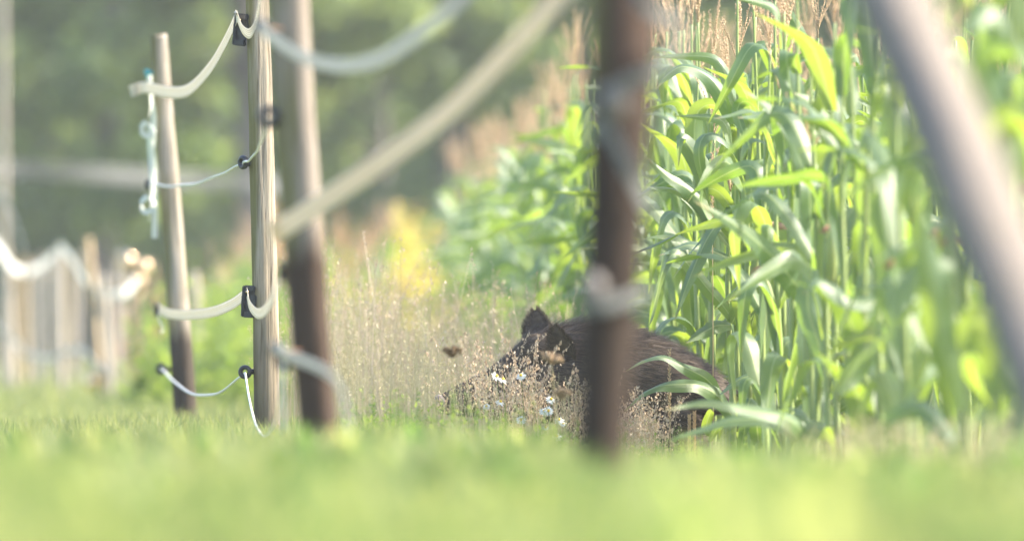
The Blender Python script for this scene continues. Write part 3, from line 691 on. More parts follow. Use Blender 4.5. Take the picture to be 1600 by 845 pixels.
def place_plant(x, y, seed, label, group='maize plants at the field edge', **kw):
    z = float(gz(np.array(x), np.array(y)))
    root = empty('maize_plant', (x, y, z)); tag(root, label, 'maize plant', group)
    last = None
    for kind, me, mt in plant(x, y, seed, **kw):
        o = bpy.data.objects.new(kind, me); COL.objects.link(o)
        if kind == 'silk': o.parent = last
        else: o.parent = root; o.matrix_local = mt
        last = o
    return root
cands = []
for row in range(0, 9):
    y = 31.0 + row * .1
    while y < 84:
        if y < 41: y += .28
        y += .235 * (1 + .25 * random.uniform(-1, 1)) * (1 if y < 55 else 1.4)
        x = edge(y) + row * .72 + random.gauss(0, .05)
        pxx = 800 + x / y * F
        if pxx > 1780: continue
        cands.append((y * .62 + row * 7.0 + random.uniform(0, 3), x, y, row))
cands.sort()
ORD = 'first second third fourth fifth sixth seventh eighth ninth tenth eleventh twelfth thirteenth fourteenth fifteenth sixteenth seventeenth eighteenth nineteenth twentieth'.split()
def ordinal(n):
    if n <= 20: return ORD[n - 1]
    return ('twenty', 'thirty', 'forty', 'fifty', 'sixty', 'seventy', 'eighty', 'ninety')[n // 10 - 2] + ('-' + ORD[n % 10 - 1] if n % 10 else 'th').replace('yth', 'ieth')
NIND = 285
def zone(x, y, row):
    if y < 39: return 'blurred maize plant in the near maize behind the slanting pole'
    if y < 47: return 'sharp maize plant in the stand right of the wild boar' if row == 0 else 'maize plant inside the stand behind the sharp front plants'
    if y < 57: return 'softly blurred maize plant beyond the dark post' if row < 2 else 'maize plant deep inside the field between dark post and sharp stand'
    return 'blurred maize plant far along the field edge, left of the dark post'
LAB = {}
for rw, nm in ((0, 'front row'), (1, 'second row')):
    fr_ = sorted([(y, x) for _, x, y, row in cands[:NIND] if row == rw])
    back = [q for q in fr_ if q[0] >= 46]; fore = [q for q in fr_ if q[0] < 46][::-1]
    for k, (y, x) in enumerate(back[:99]): LAB[(x, y)] = f'softly blurred {nm} maize plant, {ordinal(k + 1)} behind the boar going away from it'
    for k, (y, x) in enumerate(fore[:99]): LAB[(x, y)] = f'{nm} maize plant, {ordinal(k + 1)} from the boar rump toward the slanting pole'
for k, (_, x, y, row) in enumerate(cands[:NIND]):
    if row == 0 and 42.2 < y < 44.8: lo = .30          # the edge plants beside the boar are bare below
    else: lo = .06
    if row == 0 and 43.3 < y < 44.9 : continue
    place_plant(x, y, 1000 + k, LAB.get((x, y), zone(x, y, row)), lo=lo)
# the rest of the field as one mass
def mass(items, name, label, cat):
    mbs = {}
    cache = {}
    def arrs(me):
        if me.name not in cache:
            V = np.empty(len(me.vertices) * 3, np.float32); me.vertices.foreach_get('co', V)
            me.calc_loop_triangles(); T_ = np.empty(len(me.loop_triangles) * 3, np.int32); me.loop_triangles.foreach_get('vertices', T_)
            uv = np.zeros((len(me.vertices), 2))
            if me.uv_layers:
                u = np.empty(len(me.loops) * 2, np.float32); me.uv_layers[0].data.foreach_get('uv', u); li = np.empty(len(me.loops), np.int32); me.loops.foreach_get('vertex_index', li); uv[li] = u.reshape(-1, 2)
            cache[me.name] = (V.reshape(-1, 3), T_.reshape(-1, 3), uv)
        return cache[me.name]
    VV, TT, UU, MM = [], [], [], []; n0 = 0; mats = [M['stalk'], M['corn_leaf'], M['tassel'], M['husk'], M['silk']]; mi = dict(stalk=0, leaf=1, tassel=2, ear=3, silk=4)
    for x, y, seed, kw in items:
        z = float(gz(np.array(x), np.array(y)))
        for kind, me, mt in plant(x, y, seed, **kw):
            V, T_, uv = arrs(me); m4 = np.array(mt); W = V @ m4[:3, :3].T + m4[:3, 3] + np.array([x, y, z])
            VV.append(W); TT.append(T_ + n0); UU.append(uv); MM.append(np.full(len(T_), mi[kind])); n0 += len(V)
    me = npmesh(name, np.vstack(VV), np.vstack(TT), np.vstack(UU))
    for m in mats: me.materials.append(m)
    me.polygons.foreach_set('material_index', np.concatenate(MM).astype(np.int32))
    return tag(link(name, me), label, cat, kind='stuff')
rest = [(x, y, 5000 + k, {}) for k, (_, x, y, row) in enumerate(cands[NIND:NIND + 900])]
mass(rest, 'maize_field', 'dense maize filling the field behind the edge plants', 'maize')
band = []
for k in range(230):
    t = random.random(); x = -2.6 + 3.6 * t + random.gauss(0, .1); y = 92 + 14 * random.random()
    band.append((x, y, 7000 + k, dict(H=random.uniform(1.0, 1.75) * (.75 + .35 * t))))
mass(band, 'far_maize', 'far warm toned maize crossing behind the meadow', 'maize')

# ---- hand shaped plants in the focus plane
def hero_leaf(root, pts, d, w_px, flip=1, twist=(0, 0), fold=.3, ddepth=None, seed=0, n=30):
    """pts: photo points from base to tip; modelled as a curved strip with its own depth sweep"""
    dd = ddepth or (0, -.12)
    ds = np.linspace(0, 1, len(pts)); P = spline([px(a, b, d + np.interp(s, np.linspace(0, 1, len(dd)), dd)) for (a, b), s in zip(pts, ds)], n) - np.array(root.location)
    T = np.gradient(P, axis=0); T /= np.linalg.norm(T, axis=1)[:, None]
    view = np.array([0, 1.0, -.1]); S0 = np.cross(T, view); S0 /= np.linalg.norm(S0, axis=1)[:, None]; S1 = np.cross(T, S0)
    a = np.interp(np.linspace(0, 1, n), np.linspace(0, 1, len(twist)), twist)[:, None]
    S = (S0 * np.cos(a) + S1 * np.sin(a)) * flip
    V, Q, U = leaf_strip(P, wprof(n, w_px * d / F), S, fold, .10, seed)
    return kid(link('leaf', npmesh('leaf', V, Q, U), root, M['corn_leaf']), root)
def hero_plant(x, y0px, ytop, d, label, lean=0, tass=True, rbase=.012):
    A = px(x, y0px, d); gzv = float(gz(np.array(A.x), np.array(A.y))); 
    root = empty('maize_plant', (A.x, A.y, gzv)); tag(root, label, 'maize plant', 'maize plants at the field edge')
    B = px(x + lean, ytop, d) - root.location
    z = np.linspace(0, 1, 30); P = np.stack([B.x * z + .008 * np.sin(z * 7), .008 * np.sin(z * 6), B.z * z], -1)
    rad = np.interp(z, [0, .5, 1], [rbase, rbase * .85, rbase * .4]) * (1 + .2 * (np.arange(30) % 4 == 0))
    kid(MB().add(*tube(P, rad, 10)).obj('stalk', M['stalk'], root), root)
    if tass:
        o = link('tassel', tassels[int(x) % 6], root); o.location = P[-1]; kid(o, root)
    return root
h = hero_plant(1205, 690, 120, 43.7, 'sharp maize plant with a long leaf arching left beside the dark post', lean=-2)
hero_leaf(h, [(1208, 292), (1183, 249), (1153, 189), (1112, 124), (1069, 104), (1040, 120), (1024, 140)], 43.7, 30, twist=(0, .2, .5, .9, .3), fold=.5, seed=1, ddepth=(0, -.1, -.2))
hero_leaf(h, [(1204, 437), (1180, 420), (1138, 402), (1083, 383), (1048, 392), (1028, 400)], 43.6, 30, twist=(.3, .7, .9, 1.0), seed=2, ddepth=(0, -.15, -.3))
hero_leaf(h, [(1206, 330), (1196, 260), (1191, 190), (1181, 172), (1172, 176), (1168, 240)], 43.6, 34, twist=(.3, .2, .9, .2), seed=3)
hero_leaf(h, [(1206, 360), (1230, 300), (1262, 250), (1300, 250), (1330, 300)], 43.5, 30, twist=(.2, .8, .4, .2), seed=31)
h = hero_plant(1143, 700, 300, 43.5, 'sharp maize plant whose lowest leaves hang over the back of the boar', lean=-4, rbase=.013)
hero_leaf(h, [(1145, 500), (1130, 478), (1105, 450), (1068, 405), (1050, 398), (1034, 430), (1020, 490), (1014, 510)], 43.45, 22, twist=(.2, .1, .5, 1.1, .6), seed=4, ddepth=(0, -.1, -.25))
hero_leaf(h, [(1143, 508), (1122, 508), (1108, 514), (1090, 524), (1072, 536)], 43.45, 26, twist=(.5, .4, .2), seed=5)
hero_leaf(h, [(1143, 506), (1152, 490), (1160, 470), (1172, 490), (1186, 540), (1200, 560)], 43.45, 30, twist=(.2, .4, .6), seed=6)
hero_leaf(h, [(1142, 420), (1148, 330), (1150, 275), (1160, 262), (1172, 268), (1170, 330), (1162, 380)], 43.6, 34, twist=(0, .2, .9, .1), seed=7)
hero_leaf(h, [(1138, 650), (1124, 618), (1112, 600), (1095, 586), (1066, 572), (1036, 558), (1006, 563), (978, 580)], 43.2, 24, twist=(.9, .4, .2, .7, 1.0, .5), fold=.35, seed=8, ddepth=(0, -.2, -.35))
hero_leaf(h, [(1150, 660), (1134, 634), (1117, 614), (1090, 601), (1062, 600), (1030, 603), (1004, 616), (976, 642)], 43.1, 30, twist=(.6, .5, .6, .9, .5), fold=.4, seed=9, ddepth=(0, -.2, -.3))
h = hero_plant(1112, 680, 210, 44.6, 'maize plant with broad glowing upright leaves above the back of the boar', lean=2)
hero_leaf(h, [(1122, 400), (1118, 320), (1096, 262), (1072, 222), (1062, 219), (1060, 260)], 43.9, 34, twist=(.1, 0, .2, .9, .2), seed=10)
hero_leaf(h, [(1124, 360), (1112, 300), (1088, 240), (1086, 190), (1098, 168), (1118, 166), (1130, 190), (1134, 236)], 43.9, 30, twist=(.1, .2, .3, .9, .4, .1), seed=11)
hero_leaf(h, [(1118, 430), (1112, 345), (1080, 300), (1046, 278), (1010, 246)], 43.9, 30, twist=(.2, .3, .5, .3), seed=12)
hero_leaf(h, [(1116, 400), (1100, 340), (1060, 300), (1030, 294), (1008, 292)], 43.9, 18, twist=(.6, .8, .9), seed=13)
hero_leaf(h, [(1114, 420), (1080, 380), (1040, 368), (1002, 374)], 44.2, 22, twist=(.6, .9, 1.0), seed=14)
h = hero_plant(1282, 700, 60, 43.2, 'sharp maize plant with one long blade rising to the top of the picture', lean=-6)
hero_leaf(h, [(1278, 120), (1270, 100), (1250, 50), (1228, 10), (1205, -50)], 43.2, 20, twist=(.3, .2, .1), seed=15)
hero_leaf(h, [(1280, 200), (1250, 150), (1200, 120), (1150, 160)], 43.2, 26, twist=(.3, .9, .5), seed=16)
hero_leaf(h, [(1281, 330), (1300, 240), (1340, 190), (1372, 210)], 43.2, 28, twist=(.3, .7, .4), seed=17)
hero_leaf(h, [(1280, 420), (1250, 350), (1210, 320), (1160, 330)], 43.2, 30, twist=(.3, .7, .9), seed=18)
o = link('ear', EAR, h); o.location = (px(1277, 520, 43.1) - h.location); kid(o, h)
k_ = link('silk', SILK, o); kid(k_, o)
h = hero_plant(1235, 700, 250, 42.6, 'maize plant with a rusty silk tuft near its foot', lean=6)
o = link('ear', EAR, h); o.location = (px(1238, 650, 42.5) - h.location); kid(o, h); kid(link('silk', SILK, o), o)
hero_leaf(h, [(1238, 560), (1215, 500), (1180, 470), (1150, 480)], 42.6, 30, twist=(.3, .7, .9), seed=20)
hero_leaf(h, [(1236, 620), (1200, 590), (1160, 590), (1120, 620)], 42.6, 28, twist=(.3, .7, .9), seed=21)
# nearer, blurred plants
h = hero_plant(1268, 740, 250, 39.3, 'blurred bright green maize plant in front of the sharp stand, leaf sweeping up left', lean=-8)
hero_leaf(h, [(1268, 480), (1240, 440), (1205, 398), (1150, 352), (1085, 314)], 39.3, 40, twist=(.1, .2, .5, .4), seed=22, ddepth=(0, -.3, -.6))
hero_leaf(h, [(1268, 700), (1235, 655), (1170, 640), (1110, 628), (1040, 640)], 38.6, 34, twist=(.5, .8, .8, .5), seed=23, ddepth=(0, -.3, -.6))
hero_leaf(h, [(1266, 700), (1210, 660), (1150, 655), (1090, 672), (1040, 690)], 38.6, 26, twist=(.5, .8, .8, .5), seed=24)
hero_leaf(h, [(1266, 280), (1300, 220), (1270, 165), (1240, 145)], 39.3, 34, twist=(.1, .2, .5, .4), seed=25)
hero_leaf(h, [(1268, 420), (1262, 480), (1280, 540), (1290, 610)], 38.8, 40, twist=(.1, .2, .3), seed=26)
hero_leaf(h, [(1262, 300), (1240, 220), (1200, 165), (1160, 140)], 39.3, 26, twist=(.9, .8, .9), seed=27)
h = hero_plant(1372, 760, 60, 36.5, 'blurred maize plant standing just left of the slanting pole', lean=-6, rbase=.014)
hero_leaf(h, [(1368, 150), (1345, -20), (1330, -40), (1326, 20), (1332, 108)], 36.5, 42, twist=(.2, .8, .2, 0), seed=28)
hero_leaf(h, [(1372, 300), (1385, 380), (1400, 500), (1430, 590)], 36.3, 46, twist=(.1, .1, .3), seed=29)
hero_leaf(h, [(1370, 470), (1330, 470), (1280, 440), (1255, 460)], 36.3, 34, twist=(.5, .9, .6), seed=30)
hero_leaf(h, [(1371, 500), (1345, 560), (1320, 600), (1310, 620)], 36.3, 40, twist=(.1, .2, .4), seed=32)
h = hero_plant(1498, 800, 100, 31.5, 'strongly blurred yellow green maize leaf plant beneath the slanting pole', lean=-20, rbase=.014)
hero_leaf(h, [(1500, 640), (1470, 520), (1448, 400), (1425, 300)], 31.2, 52, twist=(.1, .1, .2), seed=33)
hero_leaf(h, [(1490, 560), (1530, 500), (1570, 560), (1590, 640)], 31.2, 46, twist=(.1, .5, .4), seed=34)
hero_leaf(h, [(1490, 420), (1440, 420), (1400, 480), (1390, 560)], 31.3, 46, twist=(.2, .6, .2), seed=36)
h = hero_plant(1590, 840, -60, 30, 'strongly blurred maize plant cut by the right picture edge', lean=-4, rbase=.015)
hero_leaf(h, [(1588, 260), (1555, 160), (1540, 110), (1560, 80), (1600, 90)], 30, 60, twist=(.1, .3, .6), seed=37)
hero_leaf(h, [(1588, 330), (1560, 240), (1580, 180), (1640, 200)], 30, 60, twist=(.1, .2, .3), seed=38)
hero_leaf(h, [(1588, 100), (1560, 40), (1530, 30), (1500, 60)], 30, 50, twist=(.1, .5, .3), seed=39)
hero_leaf(h, [(1590, 620), (1560, 560), (1580, 480), (1640, 460)], 30, 60, twist=(.1, .2, .3), seed=40)
# maize sprout and dry tassels at the boar's back
sp = empty('maize_sprout', px(1107, 708, 43.3)); sp.location.z = float(gz(np.array(sp.location.x), np.array(sp.location.y))); tag(sp, 'small pointed green shoot standing below the hanging leaves at the maize edge', 'shoot')
kid(MB().add(*tube([(0, 0, 0), Vector((.005, 0, .12)), px(1110, 665, 43.3) - sp.location], [.006, .005, .004], 8)).obj('stalk', M['stalk'], sp), sp)
hero_leaf(sp, [(1110, 680), (1104, 665), (1110, 645), (1113, 640)], 43.3, 16, twist=(0, .2), seed=50)
hero_leaf(sp, [(1108, 690), (1122, 668), (1140, 660)], 43.3, 10, twist=(0, .2), seed=51)

# ------------------------------------------------------------------ wild boar
def boar():
    D0 = 44.35
    gy = -.15
    root = empty('wild_boar', (.35, D0, gy)); L0 = root.location
    tag(root, 'dark brown wild boar half hidden behind dry grass and the dark post', 'wild boar')
    prof = [  # px x, px top, px bottom, half width
        (688, 616, 646, .030), (697, 610, 648, .034), (715, 600, 650, .038), (745, 585, 652, .048), (775, 567, 656, .062),
        (800, 545, 660, .076), (825, 522, 662, .088), (850, 512, 660, .098), (880, 508, 655, .108), (915, 503, 652, .120), (950, 504, 652, .130),
        (990, 516, 652, .132), (1030, 532, 652, .130), (1065, 548, 650, .122), (1095, 566, 650, .108), (1120, 582, 648, .085), (1138, 602, 644, .050), (1146, 618, 634, .02)]
    xs_ = np.array([p[0] for p in prof]); q = np.linspace(xs_[0], xs_[-1], 60)
    top = np.interp(q, xs_, [p[1] for p in prof]); bot = np.interp(q, xs_, [p[2] for p in prof]); hw = np.interp(q, xs_, [p[3] for p in prof])
    ker = np.array([1, 2, 3, 2, 1]) / 9
    sm = lambda a: np.concatenate([a[:2], np.convolve(a, ker, 'valid'), a[-2:]])
    top, bot, hw = sm(top), sm(bot), sm(hw)
    n = 28; a = np.linspace(0, 2 * np.pi, n, endpoint=False); V = []
    # yaw: the head comes toward the camera a little
    for xx, tp, bt, ww in zip(q, top, bot, hw):
        cz = CAMH + (HOR - (tp + bt) / 2) * D0 / F; hz = (bt - tp) / 2 * D0 / F; cx = (xx - 800) * D0 / F
        yo = .16 * (cx - .45)
        for t in a:
            c, s = math.cos(t), math.sin(t)
            wz = hz * (abs(s) ** .9) * np.sign(s)
            V.append((cx - L0.x, yo + ww * c * (1 - .18 * max(0, s)), cz + wz - L0.z))
    V = np.array(V); i_ = np.arange(59)[:, None]; j_ = np.arange(n)[None]
    Q = np.stack([i_ * n + j_, i_ * n + (j_ + 1) % n, (i_ + 1) * n + (j_ + 1) % n, (i_ + 1) * n + j_], -1).reshape(-1, 4)
    bm = bmesh.new()
    def addm(V, Q, capring=None):
        vs = [bm.verts.new(tuple(v)) for v in V]
        for f in Q:
            f = list(dict.fromkeys(f))
            try: bm.faces.new([vs[k] for k in f])
            except ValueError: pass
        return vs
    vs = addm(V, Q); bm.faces.new(vs[:n][::-1]); bm.faces.new(vs[-n:])
    def leg(x, yside, hind):
        X = (x - 800) * D0 / F - L0.x; y0 = .16 * ((x - 800) * D0 / F - .45) + yside
        if hind: pts = [(X, y0, .28), (X - .05, y0, .20), (X + .045, y0, .12), (X + .03, y0, .03), (X + .02, y0, .0)]; rr = [.075, .06, .030, .021, .026]
        else: pts = [(X, y0, .30), (X + .02, y0, .20), (X - .005, y0, .11), (X, y0, .03), (X - .01, y0, .0)]; rr = [.07, .05, .028, .021, .026]
        P = spline(pts, 16); r_ = np.interp(np.linspace(0, 4, 16), range(5), rr); Vt, Qt, _ = tube(P, r_, 14)
        addm(Vt, Qt)
    for x, ys_, hd in ((898, .075, 0), (925, -.075, 0), (1085, .07, 1), (1068, -.08, 1)): leg(x, ys_, hd)
    # brow, cheek
    for cx_, cz_, r_, yy_ in ((838, 545, .062, -.06), (838, 545, .06, .03), (860, 590, .085, -.04), (780, 590, .045, -.02)):
        c = px(cx_, cz_, D0) - L0; yo = .16 * ((cx_ - 800) * D0 / F - .45)
        Vs, Qs = ico((c.x, yo + yy_, c.z), (r_ * 1.1, r_ * .8, r_), 3); addm(Vs, Qs)
    # ears: leaf-shaped cups
    bm.normal_update()
    me = bpy.data.meshes.new('body'); bm.to_mesh(me); bm.free()
    ob = link('body', me, root, M['boar'])
    md = ob.modifiers.new('r', 'REMESH'); md.mode = 'VOXEL'; md.voxel_size = .009
    ms = ob.modifiers.new('s', 'SMOOTH'); ms.iterations = 6; ms.factor = .5
    dg = bpy.context.evaluated_depsgraph_get(); ev = ob.evaluated_get(dg); me2 = bpy.data.meshes.new_from_object(ev)
    ob.modifiers.clear(); ob.data = me2; me2.name = 'body'
    if not me2.materials: me2.materials.append(M['boar'])
    me2.polygons.foreach_set('use_smooth', np.ones(len(me2.polygons), bool)); kid(ob, root)
    nv = len(me2.polygons); C_ = np.empty(nv * 3, np.float32); me2.polygons.foreach_get('center', C_); C_ = C_.reshape(-1, 3)
    Nn = np.empty(nv * 3, np.float32); me2.polygons.foreach_get('normal', Nn); Nn = Nn.reshape(-1, 3)
    # bristles lying backward
    k = 42000; idx = rng.integers(0, nv, k); P = C_[idx] + rng.normal(0, .004, (k, 3)); No = Nn[idx]
    ok = (P[:, 0] > (697 - 800) * D0 / F - L0.x) & (P[:, 2] > .06); P, No = P[ok], No[ok]; k = len(P)
    hx = P[:, 0] + L0.x
    Lh = np.interp(hx, [-.25, -.1, .05, .3, .5, .8], [.008, .014, .03, .05, .042, .03]) * rng.uniform(.6, 1.3, k)
    Lh *= 1 + .7 * np.clip(No[:, 2], 0, 1) * (hx > .05)
    back = np.tile([1.0, .16, -.25], (k, 1)) + rng.normal(0, .22, (k, 3)); back -= No * np.sum(back * No, 1)[:, None]; back /= np.linalg.norm(back, axis=1)[:, None]
    up = .35 + .35 * np.clip(No[:, 2], 0, 1); D = back + No * up[:, None]; D /= np.linalg.norm(D, axis=1)[:, None]
    S = np.cross(D, No); S /= np.linalg.norm(S, axis=1)[:, None] + 1e-6; wd = .0011
    P0 = P - No * .003; P1 = P0 + D * Lh[:, None] * .55; P2 = P0 + (D * .85 + back * .25) * Lh[:, None]
    V = np.stack([P0 - S * wd, P0 + S * wd, P1 - S * wd * .8, P1 + S * wd * .8, P2 - S * .0002, P2 + S * .0002], 1).reshape(-1, 3)
    b = (np.arange(k) * 6)[:, None]; Q = np.concatenate([b + [0, 1, 3, 2], b + [2, 3, 5, 4]], 0)
    fu = link('fur', npmesh('fur', V, Q), root, M['fur']); fu['kind'] = 'stuff'; kid(fu, root)
    # ears
    def ear(bx, by, tx, ty, yb, wdt, label):
        A = px(bx, by, D0) - L0; B = px(tx, ty, D0) - L0; yo = .16 * ((bx - 800) * D0 / F - .45)
        A.y = yo + yb; B.y = yo + yb * 1.7
        t = np.linspace(0, 1, 14); rr = wdt * np.sin(np.pi * np.clip(.22 + .76 * t, 0, .985)) ** .8
        P = np.array([list(A.lerp(B, q)) for q in t]); P[:, 1] -= .018 * np.sin(np.pi * t)
        n_ = len(t); mb = MB(); u = np.linspace(-1, 1, 9); ax = np.array(B - A); ax /= np.linalg.norm(ax)
        sd_ = np.cross(ax, [-.35, -.93, 0]); sd_ /= np.linalg.norm(sd_); nr = np.cross(sd_, ax)
        if nr[1] > 0: nr = -nr
        f_ = P[:, None] + sd_ * (u[None, :, None] * rr[:, None, None]) + nr * ((.55 * u[None, :, None] ** 2 - .1) * rr[:, None, None]); bk = f_[:, ::-1] - nr * .006
        ring = np.concatenate([f_, bk], 1); k_ = 18; i_ = np.arange(n_ - 1)[:, None]; j_ = np.arange(k_)[None]
        mb.add(ring.reshape(-1, 3), np.stack([i_ * k_ + j_, i_ * k_ + (j_ + 1) % k_, (i_ + 1) * k_ + (j_ + 1) % k_, (i_ + 1) * k_ + j_], -1).reshape(-1, 4))
        o = mb.obj('ear', M['boar'], root); kid(o, root)
        kk = 1600; T_ = rng.uniform(0, 1, kk); an = rng.uniform(0, 6.28, kk); c = np.stack([np.interp(T_, t, P[:, q_]) for q_ in range(3)], -1)
        r1 = np.interp(T_, t, rr)[:, None]; cs = np.sign(np.cos(an)) * np.abs(np.cos(an)) ** .3; off = cs[:, None] * sd_ + (.55 * cs[:, None] ** 2 - .1) * nr
        ax = np.array(B - A); ax /= np.linalg.norm(ax); P0 = c + off * r1 * .96; P2 = P0 + (ax * .8 + off * .45 + rng.normal(0, .15, (kk, 3))) * .018
        S = np.cross(P2 - P0, rng.normal(0, 1, (kk, 3))); S /= np.linalg.norm(S, axis=1)[:, None]; S *= .0008
        V = np.stack([P0 - S, P0 + S, P2 + S * .2, P2 - S * .2], 1).reshape(-1, 3)
        kid(link('ear_fur', npmesh('ear_fur', V, np.arange(kk * 4).reshape(-1, 4)), o, M['fur']), o)
    ear(848, 545, 836, 484, .02, .062, '')
    ear(886, 562, 866, 508, -.095, .056, '')
    # snout disc, nostrils, eye, tusk, tail
    c = px(689, 631, D0) - L0; c.y = .16 * ((689 - 800) * D0 / F - .45)
    dirv = Vector((-.88, -.25, -.42)).normalized(); u = dirv.cross(Vector((0, 1, 0))).normalized()
    P = [c - dirv * .020, c - dirv * .006, c + dirv * .004, c + dirv * .008]
    sn = MB().add(*tube(P, [.030, .038, .039, .032], 20)).obj('snout', M['snout'], root); kid(sn, root)
    side = dirv.cross(u)
    for s in (-1, 1):
        Vn, Qn = uvsph(c + dirv * .009 + side * .013 * s, (.006, .006, .009), 10, 6); kid(MB().add(Vn, Qn).obj('nostril', M['eye'], sn), sn)
    Vn, Qn = uvsph(Vector((px(808, 570, D0).x - L0.x, .16 * (-.43) - .081, px(808, 570, D0).z - L0.z)), (.011, .009, .010), 12, 8); kid(MB().add(Vn, Qn).obj('eye', M['eye'], root), root)
    e = px(1144, 606, D0) - L0; kid(MB().add(*tube(spline([(e.x - .02, .06, e.z), (e.x + .03, .07, e.z - .03), (e.x + .03, .07, e.z - .12), (e.x + .02, .06, e.z - .17)], 12), np.linspace(.011, .004, 12), 8)).obj('tail', M['boar'], root), root)
boar()

# ------------------------------------------------------------------ grasses
def in_frustum(n, y0, y1, margin=.5, power=1.0, lx=None, rx=None):
    y = (y0 + (y1 - y0) * rng.random(n) ** power); half = .0455 * y * 1.08 + margin
    x = rng.uniform(-1, 1, n) * half; return np.column_stack([x, y])
def patchy(xy, sc, thr):
    v = np.array([mnoise.noise(Vector((p[0] * sc, p[1] * sc * .6, 3.3))) for p in xy]); return v
near = in_frustum(64000, 7.5, 24.5, .6, .75)
pn = patchy(near, 1.1, 0) + 1.1 * patchy(near + 31, 4.2, 0)
hN = np.maximum(.092 + .075 * pn, .035) * np.interp(near[:, 0] / near[:, 1], [-.045, -.02, .02], [1.25, 1.1, .92]) * rng.uniform(.55, 1.15, len(near)) * np.interp(near[:, 1], [7, 24, 25], [1.0, 1.0, .9])
V, Q = blades(near, hN, rng.uniform(.0035, .0075, len(near)), .8)
tag(link('near_grass', npmesh('near_grass', V, Q), None, M['near_grass']), 'bright blurred grass in the foreground', 'grass', kind='stuff')
nw = in_frustum(3200, 12, 31, .5, .9); pw = patchy(nw + 77, 3.0, 0); nw = nw[pw > .20]
def leaf_clumps(xy, h, lsz, m, name, label):
    n = len(xy); k = 9; a = rng.uniform(0, 6.28, (n, k)); el = rng.uniform(.3, 1.35, (n, k)); L = lsz * rng.uniform(.6, 1.2, (n, k))
    b = np.repeat(np.column_stack([xy, gz(xy[:, 0], xy[:, 1])])[:, None], k, 1) + rng.normal(0, .02, (n, k, 3)) * [1, 1, 0]
    d = np.stack([np.cos(a) * np.cos(el), np.sin(a) * np.cos(el), np.sin(el)], -1); s_ = np.stack([-np.sin(a), np.cos(a), 0 * a], -1) * (L * .11)[..., None]
    p1 = b + d * (L * .55)[..., None]; p2 = b + d * L[..., None] - np.array([0, 0, 1]) * (L * .12)[..., None]
    V = np.stack([b - s_ * .3, b + s_ * .3, p1 + s_, p1 - s_, p2 + s_ * .15, p2 - s_ * .15], 2).reshape(-1, 3); q = (np.arange(n * k) * 6)[:, None]
    return tag(link(name, npmesh(name, V, np.concatenate([q + [0, 1, 2, 3], q + [3, 2, 4, 5]])), None, m), label, 'weeds', kind='stuff')
leaf_clumps(nw[np.abs(nw[:, 0] / nw[:, 1] - .009) > .006], 0, .17, M['near_grass'], 'near_weeds', 'broad leaved weeds standing out of the blurred foreground grass')
mid = in_frustum(150000, 23, 64, .7, .9)
pm = patchy(mid, .9, 0); e_ = np.interp(mid[:, 1], [0, 30, 44, 55, 64, 78, 120], [2.75, 1.50, .84, .36, .11, -.27, -1.1])
keep = mid[:, 0] < e_ + .4; mid, pm = mid[keep], pm[keep]
hM = (.072 + .05 * pm) * rng.uniform(.5, 1.5, len(mid)) * np.interp(mid[:, 1], [23, 30, 64], [1.5, 1.0, 1.1])
V, Q = blades(mid, hM, rng.uniform(.003, .007, len(mid)), .9, segs=2)
tag(link('meadow_grass', npmesh('meadow_grass', V, Q), None, M['grass']), 'short green grass between the posts and the maize', 'grass', kind='stuff')
fr = in_frustum(110000, 62, 138, 1.5, .9); pf = patchy(fr, .5, 0)
hF = (.14 + .12 * pf) * rng.uniform(.5, 1.5, len(fr)) * np.interp(fr[:, 1], [62, 90, 138], [.8, 1.2, 2.0])
V, Q = blades(fr, hF, rng.uniform(.008, .018, len(fr)), .8, segs=2)
tag(link('far_grass', npmesh('far_grass', V, Q), None, M['grass']), 'pale green grass of the far meadow', 'grass', kind='stuff')
